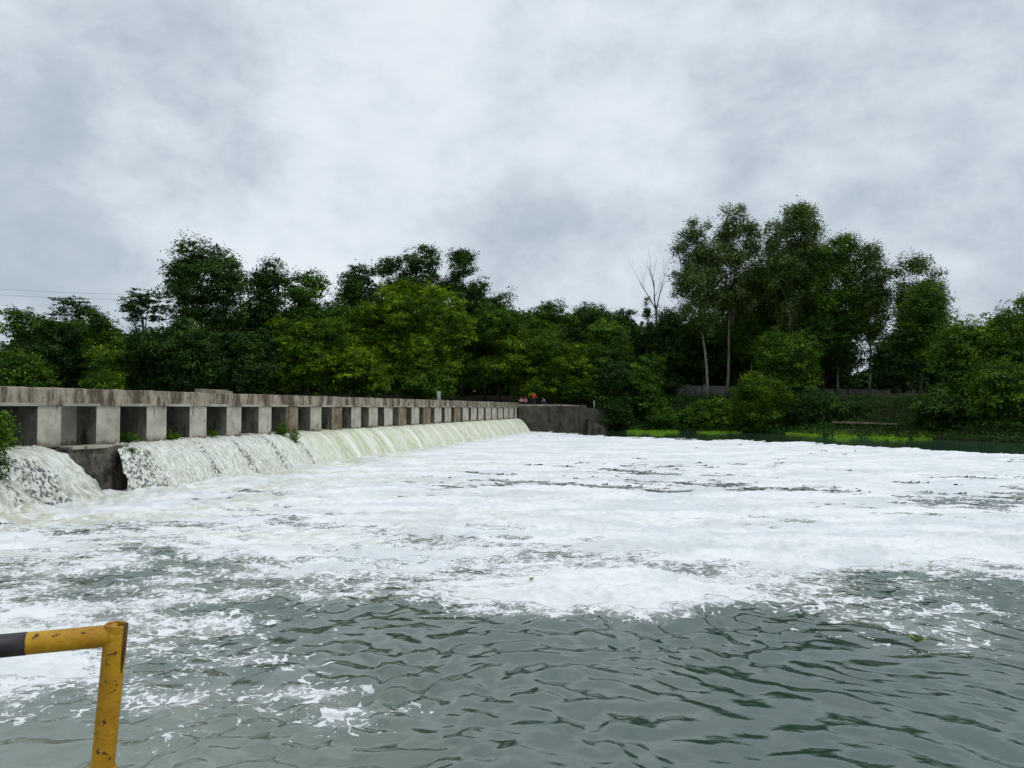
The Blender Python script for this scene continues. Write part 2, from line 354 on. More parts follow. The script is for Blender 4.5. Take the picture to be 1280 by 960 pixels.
fsh = t.n('ShaderNodeBsdfPrincipled'); t.s(fsh, 'Base Color', (0.80, 0.81, 0.82)); t.s(fsh, 'Roughness', 0.8); t.s(fsh, 'Normal', t.bump(nf, 0.5, 0.02))
mx = t.n('ShaderNodeMixShader', i_0=lace, i_1=wsh.outputs[0], i_2=fsh.outputs[0]); t.t.links.new(mx.outputs[0], t.out.inputs[0])
px_, py_ = photo_xy(XX, YY, 0.0)
shallow = sstep(760, 960, py_) * sstep(700, 100, px_) * 0.85
V = np.stack([XX, YY, water_z], 1)
keepw = ((nW > -0.6) | (sW > S_END + 2))
kq = keepw.reshape(nr, nc); kw = kq[:-1, :-1] & kq[1:, :-1] & kq[:-1, 1:] & kq[1:, 1:]
rw = grid_mesh('river_water', V, nr, nc, t.m, {'foam': Dn - 0.17 * sstep(16, 36, YY) * sstep(0.66, 0.56, Dn), 'shallow': shallow}, kw); tag(rw, kind='structure')
# the rest of the river, out of the picture to the sides and behind
mo = MB()
for a_, b_, c_, d_ in (((1.6 * 2.4, 2.4), (1.6 * 80, 80), (130, 80), (130, -30)), ((-1.6 * 2.4, 2.4), (-30, -30), (-30, 10), (-1.6 * 14, 14)), ((-3.84, 2.4), (3.84, 2.4), (130, -30), (-30, -30))):
    mo.add([(x, y, -0.03) for x, y in (a_, b_, c_, d_)], [(0, 1, 2, 3)])
mw2 = NT('open_water'); mw2.princ((0.03, 0.042, 0.036), 0.06, mw2.bump(mw2.noise(mw2.coord(), 2.0, 4), 0.4, 0.05), ior=1.45)
tag(mo.build('water', mw2.m), kind='structure')

t = NT('river_foam'); p = t.coord(); n1 = t.noise(p, 2.2, 8, 0.65, 0.6); n2 = t.noise(p, 16, 6, 0.7); n3 = t.noise(t.mapping(p, (0.35, 0.9, 1)), 0.5, 6, 0.6, 0.8)
fw = t.attr('warm')
col = t.mix(t.ramp(n3, 0.38, 0.60), (0.70, 0.725, 0.74), (0.89, 0.895, 0.895)); col = t.mix(t.math('MULTIPLY', t.ramp(n1, 0.52, 0.72), 0.45), col, (0.58, 0.61, 0.63))
n4 = t.noise(t.mapping(p, (0.6, 1.0, 1)), 6.0, 8, 0.7, 0.5); col = t.mix(t.math('MULTIPLY', t.ramp(n4, 0.50, 0.70), 0.35), col, (0.60, 0.62, 0.60))
col = t.mix(t.math('MULTIPLY', fw, t.ramp(n1, 0.35, 0.6)), col, (0.52, 0.52, 0.40))
t.princ(col, 0.85, t.bump(t.math('ADD', n1, t.math('MULTIPLY', n2, 0.45)), 0.6, 0.05), spec=0.2)
kf = (Dn > 0.60).reshape(nr, nc); kfq = kf[:-1, :-1] & kf[1:, :-1] & kf[:-1, 1:] & kf[1:, 1:] & kw
warm = np.clip(np.exp(-np.clip(nW - 1.5, 0, None) / 12.0) * sstep(60, -5, sW) * 1.2, 0, 1) * sstep(-0.25, 0.35, fbm(wx * 0.25 + 30, wy * 0.3, 4)) + 0.5 * np.exp(-((nW - 2.6) / 1.2) ** 2)
fo = grid_mesh('foam', np.stack([XX, YY, foam_z], 1), nr, nc, t.m, {'warm': np.clip(warm, 0, 1)}, kfq)
tag(fo, 'white foam drifting in sheets over the river below the weir', 'foam', kind='stuff')

# upstream pool
mu = MB(); mu.add([W(-14, -0.2, 2.10), W(S_END + 1.5, -0.2, 2.10), (-40, 112, 2.10), (-135, 80, 2.10), (-135, 40, 2.10), (-40, 18, 2.10)], [(0, 1, 2, 3, 4, 5)])
tag(mu.build('upstream_water', mw2.m), kind='structure')

# ------------------------------------------------------------------ weir
weir = thing('weir', 'long stained concrete weir with a row of square openings under its deck', 'weir', W(0, 0, 0))
S0 = -14.0
dk = MB(); edges = [S0] + [pier_s(k) + PIER_W * 0.5 for k in range(-4, 26, 1) if pier_s(k) + 0.72 > S0 + 1] + [S_END + 0.6]
for i in range(len(edges) - 1):
    dz = random.uniform(-0.02, 0.015); dn = random.uniform(-0.012, 0.012); a, b = edges[i], edges[i + 1] - 0.012
    m_ = 7; top = [DECK + dz + random.uniform(-0.022, 0.012) for _ in range(m_ + 1)]; nn = [0.10 + dn + random.uniform(-0.015, 0.008) for _ in range(m_ + 1)]
    vs = []
    for j in range(m_ + 1):
        s = a + (b - a) * j / m_
        vs += [W(s, 0.10 + dn, SOFFIT), W(s, 0.10 + dn, DECK - 0.16), W(s, nn[j], top[j] - 0.03), W(s, nn[j] - 0.05, top[j]), W(s, -6.0, DECK + dz), W(s, -6.0, SOFFIT)]
    fs = []
    for j in range(m_):
        for q in range(6):
            q2 = (q + 1) % 6; fs.append((j * 6 + q, (j + 1) * 6 + q, (j + 1) * 6 + q2, j * 6 + q2))
    fs += [tuple(range(6)), tuple(m_ * 6 + q for q in range(5, -1, -1))]
    dk.add(vs, fs)
dk.build('deck', M['deck'], weir)
def pier_mesh(s0, w, n1):
    b = MB(); c = 0.07
    prof = [(s0, n1), (s0 + w - c, n1), (s0 + w, n1 - c), (s0 + w, -5.8), (s0, -5.8)]
    vs = [W(s, n, CREST) for s, n in prof] + [W(s, n, SOFFIT - 0.002) for s, n in prof]
    k = len(prof); fs = [tuple(range(k)), tuple(range(2 * k - 1, k - 1, -1))] + [((i + 1) % k, i, i + k, (i + 1) % k + k) for i in range(k)]
    return b.add(vs, fs)
worn = {5, 7, 11, 13, 16}
for k in range(-4, 26):
    s0 = pier_s(k); w = pier_w(k)
    if k == 25: w = 1.44
    if k == -1: s0, w = -1.69, 1.21
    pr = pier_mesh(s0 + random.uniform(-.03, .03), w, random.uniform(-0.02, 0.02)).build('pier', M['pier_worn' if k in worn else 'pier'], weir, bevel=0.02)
    pr.data.materials.append(M['opening_shade'])
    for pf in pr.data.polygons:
        if abs(pf.normal.x * U[0] + pf.normal.y * U[1]) > 0.9: pf.material_index = 1     # shade inside the openings, painted on as darker concrete
    if k in worn: pr['label'] = 'brown eroded pier with its plaster gone'
    s1 = pier_s(k + 1) if k != -2 else -1.69
    if k == 25: continue
    lt = MB(); a, b = s0 + w - 0.10, s1 + 0.10
    wbox(lt, a, b, -0.3, 0.112, SOFFIT - 0.03, SOFFIT + 0.10); lt.build('lintel', M['lintel'], weir, bevel=0.02)
# body under the crest, buttress, blind niche
bd = MB(); prof = [(-6, -1.5), (0.9, -1.5), (0.55, 0.9), (0.3, 1.6), (0.02, CREST - 0.06), (-6, CREST - 0.06)]
vs = [W(S0, n, z) for n, z in prof] + [W(S_END + 0.6, n, z) for n, z in prof]
bd.add(vs, [tuple(range(6)), tuple(range(11, 5, -1))] + [(i, i + 6, (i + 1) % 6 + 6, (i + 1) % 6) for i in range(6)]).build('spillway', M['buttress'], weir)
bt = MB(); ms, mz = 24, 20; vs = []
for j in range(mz + 1):
    for i in range(ms + 1):
        s = -0.75 + 3.45 * i / ms; z = -0.8 + (CREST - 0.03 + 0.8) * j / mz
        vs.append(W(s, 0.62 - 0.14 * (z / 2) + 0.10 * float(fbm(np.array([s * 1.3]), np.array([z * 1.5]), 4)[0]), z))
fs = [(j * (ms + 1) + i, j * (ms + 1) + i + 1, (j + 1) * (ms + 1) + i + 1, (j + 1) * (ms + 1) + i) for j in range(mz) for i in range(ms)]
bt.add(vs, fs); wbox(bt, -0.75, 2.70, -0.5, 0.40, -0.8, CREST - 0.04); bt.build('buttress', M['buttress'], weir)
sl = MB(); wbox(sl, -0.62, 0.02, -1.0, 0.62, CREST - 0.10, CREST + 0.04); wbox(sl, 0.10, 1.30, -1.0, 0.66, CREST - 0.11, CREST + 0.03); wbox(sl, 1.30, 2.62, 0.021, 0.5, CREST - 0.10, CREST + 0.0)
sl.build('sill', M['lintel'], weir, bevel=0.03)
bw_ = MB(); wbox(bw_, S0, S_END, -2.9, -2.5, 2.55, SOFFIT - 0.004); bw_.build('light_block_wall', M['buttress'], weir)  # added unseen behind the openings to keep out light from upstream
nb = MB(); wbox(nb, -0.50, 1.32, -1.25, -0.95, CREST, SOFFIT - 0.004); nb.build('niche_wall', M['pier'], weir)

# ------------------------------------------------------------------ falling water
t = NT('falling_water'); uv = t.n('ShaderNodeUVMap', uv_map='flow').outputs[0]; fr = t.attr('froth'); wh = t.attr('streak'); dkk = t.attr('gap')
s1 = t.noise(t.mapping(uv, (3.4, 0.45, 1)), 1.0, 6, 0.6, 0.4); s2 = t.noise(t.mapping(uv, (14, 1.4, 1)), 1.0, 5, 0.6, 0.2)
f1 = t.noise(t.mapping(uv, (2.6, 1.6, 1)), 2.0, 9, 0.75, 0.9)
smooth_c = t.mix(t.ramp(s1, 0.42, 0.58), (0.44, 0.48, 0.29), (0.70, 0.73, 0.54)); smooth_c = t.mix(t.math('MULTIPLY', t.ramp(s2, 0.46, 0.66), 0.8), smooth_c, (0.82, 0.83, 0.74))
smooth_c = t.mix(t.math('MULTIPLY', wh, t.ramp(s2, 0.2, 0.5)), smooth_c, (0.90, 0.91, 0.90))
froth_c = t.mix(t.ramp(t.math('ADD', t.math('MULTIPLY', f1, 0.4), t.math('MULTIPLY', s2, 0.6)), 0.40, 0.58), (0.50, 0.52, 0.43), (0.87, 0.88, 0.83)); froth_c = t.mix(t.math('MULTIPLY', t.ramp(s1, 0.55, 0.7), 0.35), froth_c, (0.66, 0.66, 0.46))
col = t.mix(fr, smooth_c, froth_c)
wv = t.n('ShaderNodeVectorMath', operation='MULTIPLY_ADD', i_0=t.noise(uv, 3, 4, 0.6, out=1), i_1=(0.30, 0.30, 0.0), i_2=uv).outputs[0]
net = t.voro(t.mapping(wv, (1.5, 0.75, 1), rot=(0, 0, 0.25)), 8.0, 'F1'); net = t.ramp(t.math('ADD', net, t.math('MULTIPLY', t.math('SUBTRACT', f1, 0.5), 1.0)), 0.60, 0.34)
hole = t.math('MULTIPLY', t.ramp(t.math('ADD', dkk, t.math('MULTIPLY', t.math('SUBTRACT', f1, 0.5), 1.1)), 0.25, 0.45), net)
col = t.mix(t.math('MULTIPLY', hole, 0.85), col, (0.06, 0.07, 0.065))
hb = t.math('ADD', t.math('MULTIPLY', s2, 0.5), t.math('MULTIPLY', t.math('MULTIPLY', f1, fr), 2.0))
t.princ(col, t.math('SUBTRACT', 0.55, t.math('MULTIPLY', hole, 0.3)), t.bump(hb, 0.7, 0.06), ior=1.33, spec=0.5)
M['fall'] = t.m
def fall(name, s0, s1, prof, spread, frothy, gaps, label, ds=0.05, nv=70, amp=1.0):
    ss = np.arange(s0, s1 + ds, ds); ns = len(ss); pr = np.array(prof, float)
    L = np.concatenate([[0], np.cumsum(np.hypot(*np.diff(pr, axis=0).T))]); q = np.linspace(0, L[-1], nv)
    # smooth profile
    pn = np.interp(q, L, pr[:, 0]); pz = np.interp(q, L, pr[:, 1])
    for _ in range(6):
        pn[1:-1] = (pn[:-2] + 2 * pn[1:-1] + pn[2:]) / 4; pz[1:-1] = (pz[:-2] + 2 * pz[1:-1] + pz[2:]) / 4
    SS, VV = np.meshgrid(ss, q); v01 = VV / L[-1]
    fr = frothy(SS) * sstep(0.05, 0.3, v01)
    tn = np.gradient(pn); tz = np.gradient(pz); ln = np.hypot(tn, tz); nn, nz_ = -tz / ln, tn / ln      # outward normal in (n,z)
    d = (0.07 * fbm(SS * 1.5, VV * 0.35, 4) + 0.02 * fbm(SS * 7, VV * 0.7, 3)) * (0.3 + v01)
    d += (1 - fr) * v01 * (0.05 * fbm(SS * 4.0, VV * 0.5 + 2, 3) + 0.03 * fbm(SS * 9, VV * 2.2, 3))
    d += fr * (0.16 * fbm(SS * 2.0 + 3, VV * 0.9, 5) + 0.14 * np.abs(fbm(SS * 4.2, VV * 1.5, 4))) * (0.3 + v01)
    d += -0.06 * gaps(SS, v01)
    streak = np.zeros_like(SS)
    for k in range(-4, 27):
        c = pier_s(k) + 0.25 + 0.35 * v01 + 0.10 * math.sin(k * 2.3); wdt = 0.16 + 0.22 * v01 + 0.05 * math.sin(k * 1.7)
        streak += np.exp(-((SS - c) / wdt) ** 2) * (0.75 + 0.35 * math.sin(k * 3.1))
    d += -0.05 * np.clip(streak, 0, 1) * (0.4 + v01) * (1 - 0.6 * fr)
    Sx = SS + spread(SS, v01) + 0.10 * fbm(SS * 0.8, VV * 0.9 + 7, 3) * v01
    nn2 = pn[:, None] + nn[:, None] * d * amp; zz = pz[:, None] + nz_[:, None] * d * amp
    X = P0[0] + U[0] * Sx + N[0] * nn2; Y = P0[1] + U[1] * Sx + N[1] * nn2
    o = grid_mesh(name, np.stack([X.ravel(), Y.ravel(), zz.ravel()], 1), nv, ns, M['fall'],
                  {'froth': np.clip(fr, 0, 1).ravel(), 'streak': np.clip(streak, 0, 1).ravel(), 'gap': gaps(SS, v01).ravel()})
    uvl = o.data.uv_layers.new(name='flow'); li = np.zeros(len(o.data.loops), np.int32); o.data.loops.foreach_get('vertex_index', li)
    UVc = np.stack([SS.ravel(), VV.ravel()], 1)[li]; uvl.data.foreach_set('uv', UVc.astype(np.float32).ravel())
    return tag(o, label, 'waterfall', 'water falling over the weir')
PR = [(-1.6, 2.12), (-0.3, 2.09), (0.15, 2.02), (0.6, 1.84), (1.0, 1.50), (1.35, 1.08), (1.65, 0.62), (1.9, 0.15), (2.05, -0.25)]
def g_main(s, v):
    g = np.zeros_like(s)
    for c, w, v0, k in ((3.35, 0.75, 0.38, 1.0), (7.3, 0.30, 0.3, 0.8), (10.4, 0.22, 0.3, 0.7), (13.7, 0.34, 0.3, 0.85), (17.0, 0.30, 0.3, 0.7), (22.8, 0.16, 0.35, 0.45), (29.2, 0.14, 0.35, 0.4)):
        g += k * np.exp(-((s - c - 0.5 * (v - 0.5)) / w) ** 2) * sstep(v0, v0 + 0.18, v)
    return np.clip(g, 0, 1)
fall('waterfall', 2.74, S_END + 0.5, PR, lambda s, v: -2.2 * v ** 1.2 * np.exp(-(s - 2.74) / 1.6), lambda s: 0.12 + 0.88 * sstep(23.0, 12.5, s), g_main, 'long curtain of pale green water falling along the weir openings')
PJ = [(-1.6, 2.12), (-0.3, 2.10), (0.1, 2.05), (0.55, 1.86), (0.95, 1.55), (1.3, 1.15), (1.6, 0.65), (1.85, 0.15), (2.0, -0.25)]
fall('waterfall', -4.35, -1.72, PJ, lambda s, v: (v ** 1.3) * (0.3 + 1.3 * sstep(-3.6, -1.72, s)), lambda s: 1.0 + 0 * s,
     lambda s, v: np.clip(np.exp(-((s + 3.65 - 0.35 * v) / 0.6) ** 2) * sstep(0.42, 0.6, v), 0, 1), 'frothy white jet bursting out beside the blind niche', 0.03, 90, 1.25)
fall('waterfall', -13.5, -4.30, PJ, lambda s, v: 0.62 * v * sstep(-6, -4.30, s), lambda s: 1.0 + 0 * s, lambda s, v: np.clip(0.8 * np.exp(-((s + 4.4) / 0.5) ** 2), 0, 1) * sstep(0.2, 0.4, v),
     'white fall beneath the leafy shrub, cut off at the edge', 0.05, 60, 1.2)

# ------------------------------------------------------------------ far end: retaining wall, posts, blocks
def prism(path, z0, z1, th):
    """a wall following a ground path: list of (x,y,top)"""
    b = MB(); pts = [np.array(p[:2], float) for p in path]; k = len(pts); vs = []
    for i, p in enumerate(pts):
        d = pts[min(i + 1, k - 1)] - pts[max(i - 1, 0)]; d /= np.linalg.norm(d); nrm = np.array([-d[1], d[0]])
        tp = path[i][2] if len(path[i]) > 2 else z1
        for q, z in ((p, z0), (p, tp), (p + nrm * th, tp), (p + nrm * th, z0)): vs.append((q[0], q[1], z))
    fs = []
    for i in range(k - 1):
        for q in range(4): fs.append((i * 4 + q, (i + 1) * 4 + q, (i + 1) * 4 + (q + 1) % 4, i * 4 + (q + 1) % 4))
    fs += [(3, 2, 1, 0), tuple((k - 1) * 4 + q for q in range(4))]
    return b.add(vs, fs)
e0 = W(S_END + 0.62, 0.1, 0)
wr = thing('retaining_wall', 'dark concrete retaining wall running from the far end of the weir into trees', 'wall', (e0[0], e0[1], -1))
wp = [(e0[0] + 0.05, e0[1], 4.02), (6.2, 115.8, 3.98), (6.25, 115.82, 4.06), (10.8, 118.6, 3.9), (10.85, 118.62, 3.75), (15.5, 121.6, 3.2)]
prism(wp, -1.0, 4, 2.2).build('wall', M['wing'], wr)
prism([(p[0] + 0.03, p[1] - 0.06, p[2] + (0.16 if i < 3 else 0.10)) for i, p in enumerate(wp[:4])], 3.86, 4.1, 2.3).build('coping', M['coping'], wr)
pl_ = MB(); pl_.box8([(10.4, 118.2, -1), (11.5, 118.9, -1), (11.3, 119.4, -1), (10.2, 118.7, -1), (10.4, 118.2, 4.06), (11.5, 118.9, 4.06), (11.3, 119.4, 4.06), (10.2, 118.7, 4.06)]); pl_.build('pilaster', M['wing'], wr, bevel=0.03)
tr = MB()
tri = [(11.7, 118.3), (14.9, 120.6)]
tr.add([(11.7, 117.9, -0.5), (14.9, 119.9, -0.5), (11.7, 117.9, 1.9), (12.0, 118.2, 1.75), (14.9, 119.9, 0.35), (11.4, 118.9, -0.5), (14.6, 120.9, -0.5), (11.4, 118.9, 1.9), (11.7, 119.2, 1.75), (14.6, 120.9, 0.35)],
       [(0, 1, 4, 3, 2), (9, 6, 5, 7, 8), (2, 3, 8, 7), (3, 4, 9, 8), (1, 6, 9, 4), (0, 2, 7, 5)])
tag(tr.build('concrete_ramp', M['buttress'], None, (11.7, 118.3, -0.5), bevel=0.04), 'dark sloping concrete wedge at the foot of the retaining wall', 'ramp')
bl = MB(); sB = 12.3; wbox(bl, sB + 1.2, sB + 4.2, -3.9, -3.6, DECK - 0.03, DECK + 0.32); wbox(bl, sB + 2.6, sB + 4.4, -3.58, -3.45, DECK - 0.03, DECK + 0.24)
tag(bl.build('kerb_block', M['coping'], None, W(sB + 2.6, -3.7, DECK - 0.03), bevel=0.02), 'low pale concrete block on the weir deck below the shaded trees', 'block')
q = at(555, 496, 78); mb = MB(); wl = None
sP = 49.4; pb = W(sP, -0.6, DECK - 0.02)
post = thing('marker_post', 'short grey post standing on the middle of the weir deck', 'post', pb)
MB().box(pb[0] - 0.28, pb[0] + 0.28, pb[1] - 0.2, pb[1] + 0.2, pb[2], pb[2] + 0.10).build('base', M['coping'], post)
m_post = NT('grey_painted_post'); m_post.princ((0.33, 0.38, 0.40), 0.6); MB().box(pb[0] - 0.16, pb[0] + 0.16, pb[1] - 0.12, pb[1] + 0.12, pb[2] + 0.10, pb[2] + 0.95).build('shaft', m_post.m, post, bevel=0.03)
pb = (12.9, 121.0, 3.45); m_w = NT('white_paint'); m_w.princ((0.6, 0.6, 0.56), 0.7)
post = thing('marker_post', 'thin white post on the shaded far end of the retaining wall', 'post', pb)
MB().tube([pb, (pb[0], pb[1], pb[2] + 1.2)], [0.11, 0.10], 8).build('shaft', m_w.m, post); MB().tube([(pb[0], pb[1], pb[2] + 1.2), (pb[0], pb[1], pb[2] + 1.35)], [0.13, 0.04], 8).build('cap', m_w.m, post)

# ------------------------------------------------------------------ leaves and trees
def leaf_quads(P, Nrm, size, r, asp=0.5):
    n = len(P); Nrm = Nrm / (np.linalg.norm(Nrm, axis=1, keepdims=True) + 1e-9)
    t1 = np.cross(Nrm, r.normal(size=(n, 3))); t1 /= np.linalg.norm(t1, axis=1, keepdims=True) + 1e-9
    t2 = np.cross(Nrm, t1); l = (size * r.uniform(0.6, 1.35, n))[:, None]; w = l * asp * r.uniform(0.7, 1.3, n)[:, None]
    fold = Nrm * (l * r.uniform(-0.05, 0.22, n)[:, None])
    V = np.stack([P - t1 * l * 0.5, P + t2 * w * 0.5 + fold, P + t1 * l * 0.5, P - t2 * w * 0.5 + fold], 1).reshape(-1, 3)
    return V, np.arange(n * 4).reshape(-1, 4)
def clump_leaves(cen, rad, out, npc, size, r, flat=0.65, jit=0.8, up=0.55, droop=0.0, asp=0.5):
    """leaves round each clump centre; returns positions, normals, tint"""
    k = len(cen); idx = np.repeat(np.arange(k), npc); n = len(idx)
    off = r.normal(size=(n, 3)) * 0.55; off[:, 2] *= flat
    P = cen[idx] + off * rad[idx][:, None]
    if droop: P[:, 2] -= droop * np.abs(r.normal(size=n)) * rad[idx]
    nr_ = out[idx] * 0.6 + np.array([0, 0, up]) + r.normal(size=(n, 3)) * jit
    ct = r.random(k) ; tint = 0.74 * ct[idx] + 0.26 * r.random(n)
    return P, nr_, tint
KIND = {  # leaf material, leaf size, leaves per clump, clumps per m2 of lobe, clump radius, lobe share, flat, droop, core, tint shift
 'broad':   dict(m='leaf_mid',    size=0.30, npc=34, cd=0.80, cr=0.75, flat=0.55, droop=0.0, core=1.0, bark='bark', limbs=7),
 'dark':    dict(m='leaf_dark',   size=0.31, npc=34, cd=0.80, cr=0.80, flat=0.60, droop=0.0, core=1.0, bark='bark', limbs=7),
 'creeper': dict(m='leaf_bright', size=0.28, npc=34, cd=1.15, cr=0.62, flat=0.50, droop=0.3, core=1.3, bark='bark', limbs=4),
 'euc':     dict(m='leaf_euc',    size=0.30, npc=34, cd=0.85, cr=0.85, flat=1.00, droop=0.6, core=0.8, bark='bark_pale', limbs=12),
 'feather': dict(m='leaf_dark',   size=0.28, npc=24, cd=0.90, cr=0.60, flat=0.30, droop=0.0, core=0.1, bark='bark', limbs=10),
 'cypress': dict(m='leaf_dark',   size=0.30, npc=18, cd=1.10, cr=0.45, flat=1.00, droop=0.0, core=1.0, bark='bark', limbs=2),
}
def make_crown(r, c, half, kind, nl, lob, shape, dens=1.0):
    """c: centre; half: half sizes. returns leaf arrays and lobe centres"""
    K = KIND[kind]; half = np.array(half); cs = []; rs = []
    tries = 0
    while len(cs) < nl and tries < 4000:
        tries += 1
        d = r.normal(size=3); d /= np.linalg.norm(d); q = d * r.random() ** 0.28
        if shape == 'dome' and q[2] < -0.95: continue
        if shape == 'cone':
            z = r.uniform(-1, 0.95); w = (1 - (z + 1) / 2) * 0.95 + 0.08; a_ = r.uniform(0, 6.28); q = np.array([math.cos(a_) * w * 0.6, math.sin(a_) * w * 0.6, z])
        lr = lob * r.uniform(0.7, 1.25)
        if shape == 'cone': lr *= 0.45 + 0.75 * (1 - (q[2] + 1) / 2)
        p = q * np.maximum(half - lr * 0.80, half * 0.25)
        if shape == 'dome': # wide at the foot
            zz = (q[2] + 1) / 2; p[:2] *= 1.0 + 0.15 * (1 - zz)
        if any(np.linalg.norm(p - x) < 0.45 * lr for x in cs): continue
        cs.append(p); rs.append(lr)
    cs = np.array(cs); rs = np.array(rs)
    if shape != 'cone': # one lobe reaches the very top, so the height is right
        gap = half[2] - (cs[:, 2] + rs * 0.9).max(); up_ = cs[:, 2] > 0; cs[up_, 2] *= 1 + gap / max(cs[:, 2].max(), 0.5)
    Ps = []; Ns = []; Ts = []; Zs = []
    for p, lr in zip(cs, rs):
        lt = r.uniform(-0.26, 0.22)
        n = max(6, int(K['cd'] * dens * 4 * math.pi * lr * lr * 0.8)); d = r.normal(size=(n, 3)); d[:, 2] = np.where(d[:, 2] < -0.5, -d[:, 2], d[:, 2]); d /= np.linalg.norm(d, axis=1, keepdims=True)
        sq = np.array([1, 1, 0.85]); cen = c + p + d * sq * (lr * np.where(r.random(n) < 0.16, r.uniform(1.05, 1.5, n), r.uniform(0.6, 1.08, n)))[:, None] * np.array([1, 1, r.uniform(0.8, 1.25)])
        P, nr_, tn = clump_leaves(cen, K['cr'] * r.uniform(0.5, 1.3, n), d, K['npc'], K['size'], r, K['flat'], 0.5, 0.6, K['droop'])
        Ps.append(P); Ns.append(nr_); Ts.append(np.clip(tn + lt, 0, 1)); Zs.append(r.uniform(0.8, 1.15, len(P)))
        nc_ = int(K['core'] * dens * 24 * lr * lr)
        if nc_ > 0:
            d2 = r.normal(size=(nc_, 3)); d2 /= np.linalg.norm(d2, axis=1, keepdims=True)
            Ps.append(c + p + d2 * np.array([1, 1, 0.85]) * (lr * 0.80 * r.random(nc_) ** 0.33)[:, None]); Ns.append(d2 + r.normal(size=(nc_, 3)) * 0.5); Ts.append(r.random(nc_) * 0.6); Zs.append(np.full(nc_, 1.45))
    return np.concatenate(Ps), np.concatenate(Ns), np.concatenate(Ts), np.concatenate(Zs), cs + c, rs
NLEAF = 0
def tree(name, kind, cx, top, wid, bot, Y, label, cat='tree', group='trees on the banks', nl=9, lob=None, shape='ball', seed=1, mat=None, trunk_x=None, trunk_r=None, dens=1.0, depth=None, lean=0.0, size=None, shift=0.0):
    """crown given by its extent in the photograph at distance Y; stands on the ground there"""
    global NLEAF
    r = np.random.default_rng(seed * 101 + 13); pt = at(cx, top, Y); pb = at(cx, bot, Y); hw = wid / 2 / F * Y
    tx = at(trunk_x, top, Y)[0] if trunk_x else pt[0]
    gz = gh(tx, Y); zb = max(pb[2], gz + 0.2) if shape == 'dome' else pb[2]
    hz = (pt[2] - zb) / 2; c = np.array([pt[0], Y, zb + hz]); K = KIND[kind]
    dp = depth if depth else min(hw, 5.0)
    lb = (lob * 0.78) if lob else max(0.9, min(hw, hz) * 0.42)
    nl = max(nl, int(2.7 * hw * hz / lb ** 2)) if shape != 'cone' else nl
    P, Nn, T, Zsc, lc, lr = make_crown(r, c, (hw, dp, hz), kind, nl, lb, shape, dens)
    root = thing(name, label, cat, (tx, Y, gz - 0.2), group)
    base = np.array([tx, Y, gz - 0.2])
    # trunk and limbs
    H = pt[2] - gz; tr0 = trunk_r if trunk_r else max(0.10, (0.0085 if kind == 'euc' else 0.014) * H)
    mb = MB(); topz = zb + hz * (1.2 if kind in ('euc', 'cypress') else 0.7)
    fork = np.array([c[0] + (0 if kind != 'euc' else r.normal(0, 0.3)), Y, topz]); pts = []; rad = []
    for i in range(9):
        f = i / 8; q = base * (1 - f) + fork * f; q = q + np.array([math.sin(f * 3.0 + seed) * 0.02 * H * f * (1 - f) * 4, 0, 0]); pts.append(q); rad.append(tr0 * (1.25 if i == 0 else 1) * (1 - 0.72 * f))
    mb.tube(pts, rad, 8)
    order = np.argsort(-lr)[:K['limbs']]
    for i in order:
        f = r.uniform(0.45, 0.95); st = base * (1 - f) + fork * f; e = lc[i]; mid = (st + e) / 2 + np.array([0, 0, 0.12 * np.linalg.norm(e - st)])
        r0 = tr0 * (1 - 0.7 * f) * 0.7; mb.tube([st, (st + mid) / 2 + np.array([0, 0, 0.02]), mid, (mid + e) / 2, e], [r0, r0 * 0.8, r0 * 0.62, r0 * 0.45, r0 * 0.22], 6)
    mb.build('trunk', M[K['bark']], root, smooth=True)
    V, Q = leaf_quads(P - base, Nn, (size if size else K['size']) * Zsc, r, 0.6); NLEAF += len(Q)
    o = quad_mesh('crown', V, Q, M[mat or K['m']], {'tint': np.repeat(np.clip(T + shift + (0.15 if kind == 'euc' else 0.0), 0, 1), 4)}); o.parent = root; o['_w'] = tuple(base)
    return root

